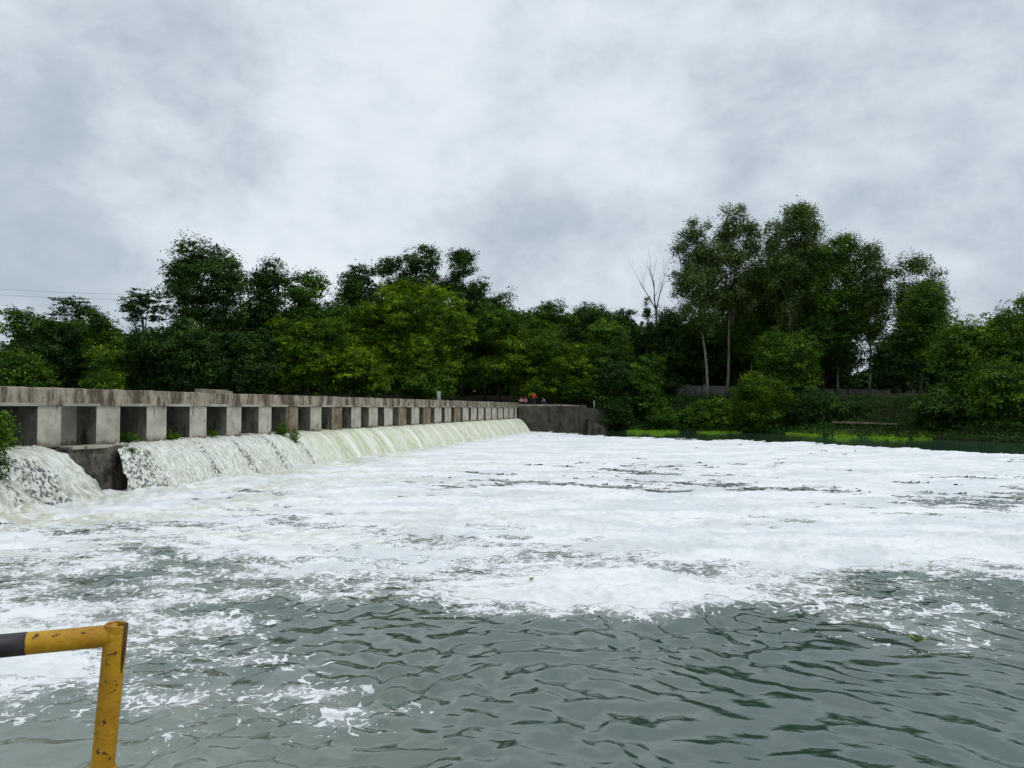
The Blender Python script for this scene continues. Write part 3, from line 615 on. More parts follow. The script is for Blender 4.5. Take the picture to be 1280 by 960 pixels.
TREES = [
 # --- left, behind the weir (kind, cx, top, width, bottom, Y, label, options)
 ('round_tree', 'dark', -20, 425, 70, 500, 93, 'dark tree cut off at the left edge behind the weir', dict(seed=1, nl=7)),
 ('round_tree', 'broad', 38, 384, 66, 505, 97, 'tall rounded tree leftmost on the skyline left of the feathery treetop', dict(seed=2, nl=10)),
 ('feathery_tree', 'feather', 92, 371, 62, 425, 104, 'airy flat-topped tree rising thinly above the trees far left', dict(seed=3, nl=7, lob=1.4)),
 ('round_tree', 'dark', 85, 398, 80, 505, 99, 'dark bushy tree below the airy flat-topped tree', dict(seed=4, nl=9)),
 ('round_tree', 'broad', 128, 388, 50, 505, 97, 'green tree beside the sky gap left of the spreading treetop', dict(seed=5, nl=7)),
 ('round_tree', 'broad', 30, 440, 90, 508, 91, 'low green tree just above the near left end of the weir deck', dict(seed=6, nl=9)),
 ('feathery_tree', 'feather', 180, 362, 66, 412, 106, 'open spreading tree with sky showing through, left of the tallest left tree', dict(seed=7, nl=7, lob=1.3)),
 ('round_tree', 'dark', 185, 408, 90, 505, 103, 'dark tree beneath the open spreading tree', dict(seed=8, nl=10)),
 ('shrub_tree', 'creeper', 128, 424, 74, 508, 90, 'yellow green conical bush glowing among the dark trees on the left', dict(seed=9, nl=9, shape='cone', shift=-0.06)),
 ('tall_tree', 'dark', 258, 299, 104, 440, 104, 'tallest tree on the left with a broad ragged dark crown', dict(seed=10, nl=18, lob=2.6)),
 ('round_tree', 'dark', 235, 395, 130, 508, 100, 'dense dark tree filling the space under the tallest left tree', dict(seed=11, nl=14)),
 ('tall_tree', 'dark', 338, 323, 52, 420, 108, 'narrow dark tree close against the right of the tallest left tree', dict(seed=12, nl=10, lob=1.9)),
 ('tall_tree', 'broad', 382, 338, 62, 430, 109, 'green tree with rounded top left of the creeper mound', dict(seed=13, nl=10, lob=2.0)),
 ('round_tree', 'dark', 315, 405, 90, 508, 104, 'dark tree behind the pale block on the weir deck', dict(seed=14, nl=10)),
 ('round_tree', 'dark', 318, 350, 62, 450, 113, 'dark tree closing the notch right of the tallest left tree', dict(seed=80, nl=10)),
 ('round_tree', 'broad', 414, 374, 76, 460, 115, 'green tree in the dip of the skyline left of the pointed dark trees', dict(seed=81, nl=10)),
 ('round_tree', 'dark', 606, 352, 60, 460, 127, 'dark tree stepping down right of the slim ragged tree', dict(seed=82, nl=10)),
 ('tall_tree', 'dark', 448, 331, 60, 440, 128, 'small pointed dark tree leftmost of the four behind the creeper mound', dict(seed=15, nl=9, lob=1.7)),
 ('tall_tree', 'dark', 486, 321, 62, 440, 129, 'dark pointed tree second from left behind the creeper mound', dict(seed=16, nl=9, lob=1.7)),
 ('tall_tree', 'dark', 531, 304, 80, 450, 130, 'highest dark tree behind the creeper mound', dict(seed=17, nl=13, lob=2.0)),
 ('tall_tree', 'dark', 579, 312, 60, 450, 129, 'slim dark tree with ragged tip right of the creeper mound top', dict(seed=18, nl=10, lob=1.5)),
 ('creeper_tree', 'creeper', 516, 350, 165, 512, 116, 'big mound of yellow green creepers swallowing a tree behind the weir', dict(seed=19, nl=34, lob=2.7, shape='dome')),
 ('creeper_tree', 'creeper', 385, 394, 150, 508, 108, 'lower creeper covered tree left of the big creeper mound', dict(seed=20, nl=26, lob=2.3, shape='dome', shift=0.02)),
 ('creeper_tree', 'creeper', 452, 436, 100, 508, 111, 'small creeper hummock in front of the big creeper mound', dict(seed=21, nl=14, lob=2.0, shape='dome', shift=-0.05)),
 ('creeper_tree', 'broad', 530, 455, 80, 510, 113, 'low dark green bush behind the short grey post', dict(seed=50, nl=10, lob=1.8, shape='dome')),
 ('round_tree', 'broad', 625, 364, 80, 470, 124, 'green tree on the skyline just right of the creeper mound', dict(seed=22, nl=12)),
 ('creeper_tree', 'creeper', 640, 405, 150, 512, 122, 'wide creeper covered tree above the people on the wall', dict(seed=23, nl=28, lob=2.5, shape='dome', shift=-0.14)),
 ('creeper_tree', 'creeper', 712, 430, 80, 515, 124, 'creeper covered bush above the plain retaining wall', dict(seed=24, nl=14, lob=2.2, shape='dome', shift=-0.18)),
 ('round_tree', 'broad', 690, 376, 70, 470, 131, 'round topped tree in the low middle of the skyline', dict(seed=25, nl=10)),
 ('round_tree', 'dark', 735, 380, 70, 480, 134, 'dark tree right of the round topped middle tree', dict(seed=26, nl=10)),
 ('round_tree', 'broad', 758, 402, 90, 525, 128, 'green tree with lit upper leaves overhanging the wall end', dict(seed=27, nl=13, shift=0.05)),
 ('round_tree', 'dark', 775, 386, 50, 480, 136, 'dark tree left of the cypress tip', dict(seed=28, nl=8)),
 ('cypress', 'cypress', 809, 372, 20, 440, 134, 'narrow dark cypress tip beside the bare dead tree', dict(seed=29, nl=14, shape='cone', lob=1.0)),
 ('round_tree', 'broad', 800, 440, 80, 545, 126, 'low green tree hanging over the water right of the wall', dict(seed=30, nl=13)),
 ('round_tree', 'dark', 832, 388, 62, 500, 134, 'dark tree in front of the dead tree trunk', dict(seed=31, nl=10)),
 ('round_tree', 'dark', 764, 450, 64, 545, 123, 'black green tree in deep shade at the end of the wall', dict(seed=32, nl=9)),
 # --- right bank
 ('eucalyptus', 'euc', 870, 274, 72, 430, 131, 'pale leaved eucalyptus with bare lower trunk, leftmost of the tall group', dict(seed=33, nl=15, lob=1.7, trunk_x=882)),
 ('eucalyptus', 'euc', 922, 256, 78, 420, 134, 'airy eucalyptus with sky through its crown and leaning trunk', dict(seed=34, nl=14, lob=1.6, trunk_x=906, dens=0.8)),
 ('eucalyptus', 'euc', 992, 252, 100, 440, 130, 'highest eucalyptus with the densest round crown', dict(seed=35, nl=26, lob=2.2)),
 ('eucalyptus', 'euc', 940, 330, 90, 470, 137, 'shorter eucalyptus filling behind the airy one', dict(seed=36, nl=18, lob=2.2, mat='leaf_mid')),
 ('eucalyptus', 'euc', 1045, 291, 92, 460, 128, 'tall dark eucalyptus right of the highest one', dict(seed=37, nl=20, lob=2.0, mat='leaf_mid', shift=-0.1)),
 ('eucalyptus', 'euc', 1084, 303, 62, 440, 126, 'slim eucalyptus at the right shoulder of the tall group', dict(seed=38, nl=13, lob=1.6)),
 ('eucalyptus', 'euc', 1147, 317, 72, 430, 122, 'lone pale eucalyptus right of the tall group', dict(seed=39, nl=14, lob=1.6)),
 ('round_tree', 'dark', 880, 395, 80, 480, 139, 'dark tree behind the bare eucalyptus trunks', dict(seed=40, nl=10)),
 ('round_tree', 'dark', 1030, 390, 110, 495, 128, 'dark spreading tree under the tall eucalyptus group', dict(seed=41, nl=13)),
 ('round_tree', 'broad', 985, 410, 90, 520, 122, 'dark green tree behind the yellow flecked bank shrub', dict(seed=42, nl=12)),
 ('round_tree', 'broad', 1150, 360, 76, 470, 115, 'green tree in front of the lone pale eucalyptus', dict(seed=43, nl=12)),
 ('round_tree', 'dark', 1120, 410, 80, 490, 118, 'dark tree above the whitewashed wall', dict(seed=44, nl=10)),
 ('round_tree', 'broad', 1205, 398, 110, 545, 97, 'broad green tree drooping to the water on the right', dict(seed=45, nl=16)),
 ('round_tree', 'broad', 1262, 384, 90, 500, 100, 'tree on the skyline near the right edge', dict(seed=46, nl=13)),
 ('round_tree', 'broad', 1290, 366, 50, 430, 104, 'light green treetop cut off at the right edge', dict(seed=47, nl=9)),
 ('round_tree', 'broad', 1262, 450, 110, 560, 88, 'low dark tree overhanging the water at the right edge', dict(seed=48, nl=15)),
 ('eucalyptus', 'euc', 1008, 300, 110, 470, 138, 'broad dim eucalyptus filling the gap behind the highest one', dict(seed=70, nl=24, lob=2.2, mat='leaf_mid', shift=-0.15)),
 ('bank_shrub', 'broad', 836, 508, 66, 545, 122, 'low leafy shrub above the left grass tongue on the right bank', dict(seed=71, nl=10, lob=1.1, shift=-0.1)),
 ('bank_shrub', 'broad', 893, 497, 74, 545, 123, 'spreading low shrub below the whitewashed wall and pale trunks', dict(seed=72, nl=12, lob=1.1)),
 ('bank_shrub', 'dark', 1012, 484, 66, 542, 111, 'dark shrub just right of the yellow flecked shrub', dict(seed=73, nl=12, lob=1.2)),
 ('bank_shrub', 'dark', 1062, 503, 64, 530, 108, 'dim flat shrub above the brown ledge', dict(seed=74, nl=10, lob=0.9)),
 ('bank_shrub', 'dark', 1172, 484, 76, 548, 93, 'dark shrub at the right end of the long grass strip', dict(seed=75, nl=12, lob=1.3)),
 ('bank_shrub', 'dark', 770, 500, 46, 545, 121.5, 'black green shrub hiding the far corner of the retaining wall', dict(seed=76, nl=10, lob=0.9)),
 ('bank_shrub', 'broad', 946, 463, 92, 548, 113.0, 'bushy yellow flecked green shrub leaning over the water on the right bank', dict(seed=52, nl=20, lob=1.25, shift=-0.20, mat='leaf_bright', dens=0.75)),
]
for (nm, kd, cx, top, wid, bot, Y, lab, kw_) in TREES: tree(nm, kd, cx, top, wid, bot, Y, lab, **kw_)

# far woods that read as one mass behind all of them
r = np.random.default_rng(5); Pn = []; outl = [(-150, 440), (0, 440), (60, 405), (200, 420), (300, 400), (420, 385), (520, 380), (640, 392), (760, 400), (850, 410), (960, 380), (1040, 395), (1062, 470), (1090, 470), (1110, 420), (1180, 420), (1290, 415), (1450, 420)]
ox = [o[0] for o in outl]; oy = [o[1] for o in outl]
n = 7500; px = r.uniform(-150, 1450, n); Yd = np.where((px > 840) & (r.random(n) < 0.5), 141, 146) + r.uniform(-2, 4, n); tp = np.interp(px, ox, oy) + 10 * pnoise(px * 0.05, px * 0 + 3.3); bt_ = 512 + 0 * px
py = tp + (bt_ - tp) * r.random(n)
cen = np.array([at(a, b, c) for a, b, c in zip(px, py, Yd)]); P, Nn, T = clump_leaves(cen, r.uniform(0.8, 1.6, n), np.tile([0, -1.0, 0.3], (n, 1)), 34, 0.5, r)
n2 = 26000; px = r.uniform(-150, 1450, n2); tp = np.interp(px, ox, oy) + 16; py = tp + (514 - tp) * r.random(n2)
P2 = np.array([at(a, b, c) for a, b, c in zip(px, py, 151 + r.uniform(-1, 3, n2))]); P = np.concatenate([P, P2]); Nn = np.concatenate([Nn, np.array([0, -1.0, 0.2]) + r.normal(size=(n2, 3)) * 0.4]); T = np.concatenate([T, r.random(n2) * 0.4])
V, Q = leaf_quads(P, Nn, np.concatenate([np.where(r.random(len(P) - n2) < 0.4, 0.95, 0.6), np.full(n2, 1.7)]), r, 0.65); o = quad_mesh('woods', V, Q, M['leaf_dark'], {'tint': np.repeat(T * 0.6, 4)}); tag(o, 'dark far woods closing the view behind the bank trees', 'woods', kind='stuff'); NLEAF += len(Q)

# dead tree
r = random.Random(4); base = at(822, 470, 140); base[2] = gh(base[0], 140) - 0.2
dt = thing('dead_tree', 'bare grey dead tree with thin forking branches left of the eucalyptus', 'tree', base, 'trees on the banks'); mb = MB()
def branch(p, d, L, rad, lev):
    pts = [np.array(p)]; dd = np.array(d, float); rs = [rad]
    for i in range(4):
        dd = dd + np.array([r.gauss(0, .10), r.gauss(0, .10), 0.06]); dd /= np.linalg.norm(dd); pts.append(pts[-1] + dd * L / 4); rs.append(rad * (1 - 0.17 * (i + 1)))
    mb.tube(pts, rs, 6)
    if lev > 0:
        for _ in range(3 if lev > 1 else 2):
            i = r.randint(2, 4); a = np.array([r.gauss(0, .42), r.gauss(0, .4), r.uniform(-.05, .3)]); branch(pts[i], dd + a, L * r.uniform(.5, .72), rs[i] * 0.62, lev - 1)
zt = at(820, 385, 140)[2]; top_ = np.array([base[0] - 0.2, 140, zt])
mb.tube([base, base * .5 + top_ * .5 + np.array([.12, 0, 0]), top_], [0.34, 0.26, 0.19], 8)
for dx in (-0.62, -0.30, 0.02, 0.26): branch(top_ - np.array([0, 0, r.uniform(0, 1.2)]), (dx, r.gauss(0, .2), 1.0), r.uniform(5.8, 7.2), 0.13, 3)
mb.build('trunk', M['bark_dead'], dt, smooth=True)

# ------------------------------------------------------------------ right bank details
r = np.random.default_rng(31)
def stuff_leaves(name, px0, px1, py0, py1, n, size, mat, label, cat, rad=0.35, npc=14, hmax=0.7, tint=(0, 1), up=0.6, asp=0.5):
    m = n * 2; pxs = r.uniform(px0, px1, m); pys = r.uniform(py0, py1, m); Ys = np.arange(80, 140, 0.5)
    D_ = np.array([ray(a_, b_) for a_, b_ in zip(pxs, pys)]); D_ /= D_[:, 1:2]
    QX = D_[:, 0:1] * Ys; QZ = CAMZ + D_[:, 2:3] * Ys; HH = land_h(QX, np.broadcast_to(Ys, QX.shape)); hit = QZ < HH
    i1 = np.argmax(hit, 1); ii = np.arange(m); okk = hit.any(1) & (HH[ii, i1] > -0.05); ii = ii[okk][:n]; i1 = i1[ii]
    cs = np.stack([QX[ii, i1], Ys[i1], HH[ii, i1] + r.random(len(ii)) ** 1.5 * hmax], 1)
    cen = np.array(cs); k = len(cen); P, Nn, T = clump_leaves(cen, rad * r.uniform(.6, 1.4, k), np.tile([0, -0.5, 0.5], (k, 1)), npc, size, r, 0.7, 0.9, up)
    V, Q = leaf_quads(P, Nn, size, r, asp); o = quad_mesh(name, V, Q, M[mat], {'tint': np.repeat(tint[0] + (tint[1] - tint[0]) * T, 4)}); return tag(o, label, cat, kind='stuff')
stuff_leaves('undergrowth', 785, 1045, 494, 544, 2600, 0.26, 'leaf_under', 'dense low green plants covering the right bank slope', 'undergrowth', 0.5, 14, 0.9)
stuff_leaves('undergrowth', 1000, 1290, 498, 556, 2300, 0.26, 'leaf_dark', 'sparse dark weeds on the shaded slope under the right trees', 'undergrowth', 0.45, 12, 0.5)
def shore_grass(name, px0, px1, y_of, wpx, n, label):
    Ps = []; 
    for _ in range(n):
        px = r.uniform(px0, px1); e = abs((px - px0) / (px1 - px0) * 2 - 1)
        nn_ = float(fbm(np.array([px * 0.055]), np.array([px0 * 1.3]), 4)[0])
        py = y_of(px) + wpx * (1 - e ** 2) * (r.normal(-0.45, 0.45) + 1.0 * nn_)
        if nn_ + r.normal(0, .28) < -0.15: continue
        q = on_z(px, py, 0.02); q[2] = max(0.02, gh(q[0], q[1]))
        if q[2] < 0.7: Ps.append(q)
    cen = np.array(Ps); k = len(cen); P, Nn, T = clump_leaves(cen, r.uniform(.15, .4, k), np.tile([0, -0.4, 0.7], (k, 1)), 5, 0.2, r, 0.45, 0.8, 0.5)
    P[:, 2] = np.maximum(P[:, 2], 0.02) + 0.06 * r.random(len(P)); V, Q = leaf_quads(P, Nn, 0.22, r, 0.4)
    o = quad_mesh(name, V, Q, M['leaf_grass'], {'tint': np.repeat(T, 4)}); return tag(o, label, 'grass', kind='stuff')
shore_grass('grass', 786, 846, lambda x: 540.3, 5.0, 3000, 'bright green grass tongue at the water left of the bank shrub')
shore_grass('grass', 984, 1168, lambda x: 542.5 + (x - 984) * 0.032, 6.0, 5600, 'long bright grass strip along the water on the right bank')
shore_grass('grass', 872, 925, lambda x: 541, 2.0, 420, 'thin grass fringe between the two bright grass patches')
# whitewashed boundary wall behind the trees
def gpt(px, Y): return at(px, 500, Y)[0]
bw = thing('boundary_wall', 'weathered whitewashed boundary wall glimpsed between trunks on the right bank', 'wall', (gpt(860, 136), 136, 5))
wpts = [(gpt(px, Y), Y, at(px, ty, Y)[2]) for px, Y, ty in ((846, 138, 482), (905, 136, 482.5), (1000, 131, 485), (1112, 126, 487.5))]
prism(wpts, 3.5, 7, 0.25).build('wall', M['white_wall'], bw)
for px, Y, ty in ((860, 137.3, 480.5), (880, 136.7, 480.5), (1062, 128, 485.5), (1090, 126.6, 486), (1111, 125.8, 486.5)):
    X = gpt(px, Y); MB().box(X - 0.2, X + 0.2, Y - 0.35, Y - 0.02, 3.5, at(px, ty, Y)[2]).build('pillar', M['white_wall'], bw)
bw2 = thing('boundary_wall', 'broken end piece of whitewashed wall at the bare earth slope', 'wall', (gpt(1140, 122), 122, 5))
prism([(gpt(1132, 123), 123, at(1132, 488, 123)[2]), (gpt(1150, 121.5), 121.5, at(1150, 489, 121.5)[2])], 3.5, 7, 0.3).build('wall', M['white_wall'], bw2)
MB().box(gpt(1139, 122) - .22, gpt(1139, 122) + .22, 121.3, 121.6, 3.5, at(1139, 486, 121.4)[2]).build('pillar', M['white_wall'], bw2)
q0 = at(1040, 527, 106); q1 = at(1122, 529, 98)
lg = MB(); lg.box8([(q0[0], q0[1], q0[2] - .22), (q1[0], q1[1], q1[2] - .22), (q1[0] + .5, q1[1] + .9, q1[2] - .22), (q0[0] + .5, q0[1] + .9, q0[2] - .22), (q0[0], q0[1], q0[2] + .02), (q1[0], q1[1], q1[2] - .03), (q1[0] + .5, q1[1] + .9, q1[2] - .03), (q0[0] + .5, q0[1] + .9, q0[2] + .02)])
tag(lg.build('ledge', M['pier_worn'], None, tuple(q0), bevel=0.04), 'low brown concrete ledge on the right bank above the long grass strip', 'ledge')
# rocks by the ledge
rk_m = mat_concrete('bank_stone', (0.24, 0.20, 0.15), (0.12, 0.10, 0.075), (0.05, 0.04, 0.03), 0.55, 0.7, 51.0, 1.0, 1.5)
for i in range(9):
    px = 1062 + i * 4.6 + r.uniform(-2, 2); q = on_z(px, 540.5 + r.uniform(-1.5, 1.5) + (px - 1062) * .03, 0.15); me = MB()
    import bmesh
    bm = bmesh.new(); bmesh.ops.create_icosphere(bm, subdivisions=2, radius=1); sc = np.array([r.uniform(.25, .5), r.uniform(.25, .45), r.uniform(.16, .3)])
    for v in bm.verts: v.co *= 1 + 0.25 * float(pnoise(np.array([v.co.x * 1.3 + i * 5]), np.array([v.co.y * 1.3 + v.co.z * 2]))[0]); v.co.x *= sc[0]; v.co.y *= sc[1]; v.co.z *= sc[2]
    mm = bpy.data.meshes.new('stone'); bm.to_mesh(mm); bm.free(); mm.materials.append(rk_m); o = bpy.data.objects.new('stone', mm); C.objects.link(o); o.location = tuple(q)
    tag(o, 'small brown stone in the scatter on the grass strip below the ledge', 'stone', 'stones on the grass strip')

# shrub at the left edge, weeds growing on the weir
def plant(name, c, half, n, size, mat, label, seed, group=None, hang=0.0, cat='plant'):
    r = np.random.default_rng(seed); c = np.array(c); root = thing(name, label, cat, c, group)
    d = r.normal(size=(n, 3)); d /= np.linalg.norm(d, axis=1, keepdims=True); rad = r.random(n) ** 0.4
    cen = d * rad[:, None] * np.array(half); cen[:, 2] -= hang * rad ** 2
    P, Nn, T = clump_leaves(cen, np.full(n, size * 1.6), d, 11, size, r, 0.7, 0.8, 0.6)
    V, Q = leaf_quads(P, Nn, size, r, 0.42); o = quad_mesh('leaves', V, Q, M[mat], {'tint': np.repeat(T, 4)}); o.parent = root
    mb = MB()
    for i in range(0, n, max(1, n // 12)):
        e = cen[i]; mb.tube([(0, 0, -half[2] * .8), (e[0] * .4, e[1] * .4, e[2] * .5 - half[2] * .2), tuple(e)], [size * .12, size * .09, size * .04], 5)
    mb.build('stem', M['bark'], root, local=True); return root
plant('shrub', W(-4.7, 0.75, 2.7), (0.9, 1.1, 0.85), 210, 0.17, 'leaf_mid', 'leafy shrub hanging over the weir at the left edge', 60, None, 0.0, 'shrub')
plant('shrub', W(-5.2, 1.2, 1.7), (0.8, 1.0, 0.7), 150, 0.15, 'leaf_dark', 'drooping darker foliage below the leafy shrub at the left edge', 61, None, 0.0, 'shrub')
plant('weed', W(3.4, -0.35, 2.22), (0.5, 0.5, 0.22), 60, 0.13, 'leaf_mid', 'green weeds in the first opening right of the blind niche', 62, 'weeds on the weir')
plant('weed', W(6.55, -0.35, 2.22), (0.5, 0.5, 0.20), 55, 0.13, 'leaf_mid', 'green weeds in the second opening right of the blind niche', 63, 'weeds on the weir')
plant('weed', W(9.7, -0.35, 2.20), (0.45, 0.5, 0.16), 40, 0.13, 'leaf_mid', 'small weed tuft in the third opening right of the blind niche', 64, 'weeds on the weir')
plant('weed', W(16.0, 0.35, 2.25), (0.35, 0.4, 0.40), 70, 0.13, 'leaf_mid', 'bright weed clump trailing down where the froth meets smooth water', 65, 'weeds on the weir')
plant('weed', W(16.5, 0.85, 1.75), (0.2, 0.35, 0.6), 60, 0.13, 'leaf_mid', 'green strands hanging in the fall under the trailing weed clump', 66, 'weeds on the weir')
plant('weed', W(2.55, 0.72, 1.75), (0.12, 0.10, 0.22), 14, 0.10, 'leaf_mid', 'tiny weed clinging to the corner of the wet buttress', 67, 'weeds on the weir')
# floating sprigs
def sprig(px, py, sc, label):
    q = on_z(px, py, 0.03); root = thing('floating_plant', label, 'plant', q, 'sprigs floating on the water'); rr_ = random.Random(int(px))
    for i in range(6):
        a = i * 1.05 + rr_.random(); L = sc * rr_.uniform(.7, 1.2); dx, dy = math.cos(a), math.sin(a); w = L * .32; z = L * rr_.uniform(.5, 1.3)
        m = MB(); m.add([(0, 0, 0.01), (dx * L * .5 - dy * w, dy * L * .5 + dx * w, z * .6), (dx * L, dy * L, z), (dx * L * .5 + dy * w, dy * L * .5 - dx * w, z * .6), (dx * L * .5, dy * L * .5, z * .45)], [(0, 4, 1), (1, 4, 2), (2, 4, 3), (3, 4, 0)])
        o = m.build('leaf', M['sprig'], root, local=True)
    return root
ms = NT('fresh_sprig_leaf'); ms.princ((0.16, 0.24, 0.015), 0.45); M['sprig'] = ms.m
sprig(1145, 804, 0.15, 'bright green leafy sprig floating on the dark ripples lower right')
sprig(664, 726, 0.07, 'tiny green sprig caught in the foam in the middle')
sprig(1163, 704, 0.07, 'tiny dark green sprig on the foam edge at the right')

# ------------------------------------------------------------------ power cables
mcab = NT('cable'); mcab.princ((0.16, 0.17, 0.18), 0.6)
for px0, py0, px1, py1, lab in ((-30, 359, 260, 373, 'topmost thin power cable crossing the sky at the far left'), (-30, 366.5, 260, 379, 'thin power cable just below the topmost one at the far left'),
                           (-30, 387, 120, 396, 'third power cable down, dipping behind the left treetops'), (-30, 416, 60, 420, 'lowest power cable beside the leftmost trees')):
    a_, b_ = at(px0, py0, 150), at(px1, py1, 165); d = b_ - a_; a_, b_ = a_ - d * 0.6, b_ + d * 0.15
    pts = [a_ + (b_ - a_) * f + np.array([0, 0, -1.2 * 4 * f * (1 - f) + 1.0]) for f in np.linspace(0, 1, 14)]
    tag(MB().tube(pts, [0.022] * 14, 5).build('power_cable', mcab.m, None, tuple(pts[0])), lab, 'cable', 'power cables over the left trees')

# ------------------------------------------------------------------ yellow railing in front
t = NT('chipped_yellow_paint'); p = t.coord(); n1 = t.noise(p, 42, 9, 0.72); n2 = t.noise(p, 120, 5, 0.7); n3 = t.noise(p, 6, 4, 0.6)
col = t.mix(t.ramp(n3, 0.35, 0.65), (0.40, 0.19, 0.008), (0.62, 0.36, 0.015)); chips = t.ramp(t.math('ADD', n1, t.math('MULTIPLY', n2, 0.35)), 0.755, 0.815)
col = t.mix(chips, col, (0.055, 0.032, 0.018)); t.princ(col, t.math('ADD', 0.42, t.math('MULTIPLY', chips, 0.4)), t.bump(t.math('ADD', n1, n2), 0.6, 0.005), spec=0.4); M['yellow'] = t.m
t = NT('black_paint'); p = t.coord(); n1 = t.noise(p, 30, 6, 0.65); t.princ(t.mix(t.ramp(n1, .4, .7), (0.022, 0.022, 0.025), (0.05, 0.048, 0.05)), 0.5, t.bump(n1, 0.3, 0.003)); M['blackpaint'] = t.m
t = NT('rust'); p = t.coord(); n1 = t.noise(p, 40, 6, 0.7); t.princ(t.mix(n1, (0.03, 0.018, 0.012), (0.14, 0.07, 0.03)), 0.85, t.bump(n1, 0.4, 0.003)); M['rust'] = t.m
ZR = 1.90; pt_ = at(146, 780, ZR); pbm = at(128, 962, ZR); dv = (pt_ - pbm); dv = dv / np.linalg.norm(dv); ground_z = 2.0
foot = pt_ - dv * ((pt_[2] - ground_z) / dv[2])
rail = thing('railing', 'yellow and black painted pipe railing in the lower left corner', 'railing', foot)
rp_ = 0.0265
def hollow(mb, pts, ro, ri, n=28):
    pts = [np.array(p) for p in pts]; vs = []; d = pts[-1] - pts[0]; d /= np.linalg.norm(d); a = np.cross(d, [0, 1, 0]); a /= np.linalg.norm(a); b = np.cross(d, a)
    for r_ in (ro, ri):
        for p in pts:
            for k in range(n): th = 2 * math.pi * k / n; vs.append(p + r_ * (math.cos(th) * a + math.sin(th) * b))
    m = len(pts); fs = []
    for i in range(m - 1):
        for k in range(n): k2 = (k + 1) % n; fs.append((i * n + k, i * n + k2, (i + 1) * n + k2, (i + 1) * n + k)); fs.append((m * n + i * n + k2, m * n + i * n + k, m * n + (i + 1) * n + k, m * n + (i + 1) * n + k2))
    for k in range(n): k2 = (k + 1) % n; fs.append(((m - 1) * n + k, (m - 1) * n + k2, m * n + (m - 1) * n + k2, m * n + (m - 1) * n + k))
    mb.add(vs, fs)
pm = MB(); hollow(pm, [foot + (pt_ - foot) * f for f in np.linspace(0, 1, 12)], rp_, rp_ - 0.005); po = pm.build('post', M['yellow'], rail, smooth=True)
po.modifiers.new('edge', 'EDGE_SPLIT').split_angle = R(40)
# rusty seam strip down the side of the post top, as on the split pipe
sd = np.array([1.0, -0.25, 0]); sd /= np.linalg.norm(sd); sm = MB()
for off, wd, l0, l1, mt in ((rp_ * 0.93, 0.007, -0.004, 0.135, 'rust'),):
    ps = [pt_ - dv * l1 + sd * (off - 0.004), pt_ - dv * (l1 * .5) + sd * off, pt_ - dv * l0 + sd * off]; sm.tube(ps, [0.0045, wd * .9, wd * .9], 10)
sm.build('seam', M['rust'], po, smooth=True)
cp = MB(); cp.tube([pt_ - dv * 0.012, pt_ - dv * 0.010], [rp_ - 0.0052, rp_ - 0.0052], 24); cp.build('bore', M['rust'], po)
rl0 = at(143, 794, ZR); rl1 = at(30, 805, ZR * 0.963); rl2 = at(0, 807.5, ZR * 0.953)
dd_ = (rl2 - rl0); dd_[2] = rl2[2] - rl0[2]; rl1 = rl0 + dd_ * 0.775; rl3 = rl0 + dd_ * 7
rm = MB(); n_ = 24; rm.tube([rl0 + (rl1 - rl0) * f for f in np.linspace(0, 1, 10)], [rp_ * 0.98] * 10, n_); ro_ = rm.build('rail', M['yellow'], rail, smooth=True); ro_.modifiers.new('edge', 'EDGE_SPLIT').split_angle = R(40)
bm_ = MB(); bm_.tube([rl1 - (rl1 - rl0) * 0.001 + (rl3 - rl1) * f for f in np.linspace(0, 1, 14)], [rp_ * 0.985 + 0.0006] * 14, n_); o = bm_.build('rail', M['blackpaint'], rail, smooth=True); o['label'] = 'black painted length of rail'
wl_ = MB(); wl_.tube([rl0 + (rl1 - rl0) * -0.03, rl0 + (rl1 - rl0) * 0.02, rl0 + (rl1 - rl0) * 0.07], [rp_ * 1.06, rp_ * 1.10, rp_ * 0.99], 20); wl_.build('weld', M['yellow'], rail, smooth=True)
cl_ = MB(); ck = at(121, 957, ZR); fpt = foot + dv * ((ck[2] - foot[2]) / dv[2]); cl_.tube([fpt - dv * 0.05, fpt - dv * 0.047, fpt - dv * 0.004, fpt], [rp_ + .002, rp_ + .006, rp_ + .006, rp_ + .002], 24); cl_.build('collar', M['yellow'], rail, smooth=True)
# walkway the photographer stands on
wk = MB(); wk.box(-8, 8, -6, 2.25, -1.2, 2.0); wk.box(-8, 8, 2.05, 2.25, 2.0, 2.03)
tag(wk.build('platform', M['coping'], bevel=0.02), 'concrete walkway the railing stands on, below the view', 'walkway', kind='structure')

# ------------------------------------------------------------------ people at the far end
def skin(verts, edges, radii, sub=2):
    me = bpy.data.meshes.new('skeleton'); me.from_pydata(verts, edges, []); o = bpy.data.objects.new('skeleton', me); C.objects.link(o)
    sk = o.modifiers.new('skin', 'SKIN'); sv = me.skin_vertices[0].data
    for i, rd in enumerate(radii): sv[i].radius = (rd, rd) if not isinstance(rd, tuple) else rd
    sv[0].use_root = True; sb = o.modifiers.new('sub', 'SUBSURF'); sb.levels = sub
    dg = bpy.context.evaluated_depsgraph_get(); ev = o.evaluated_get(dg); m2 = bpy.data.meshes.new_from_object(ev); bpy.data.objects.remove(o); bpy.data.meshes.remove(me); return m2
def simple_mat(n, c, rough=0.8): t = NT(n); nz = t.noise(t.coord(), 12, 4); t.princ(t.mix(nz, tuple(x * .8 for x in c), tuple(x * 1.15 for x in c)), rough); return t.m
SK = simple_mat('brown_skin', (0.22, 0.12, 0.075), 0.55); HAIR = simple_mat('black_hair', (0.012, 0.010, 0.010), 0.5)
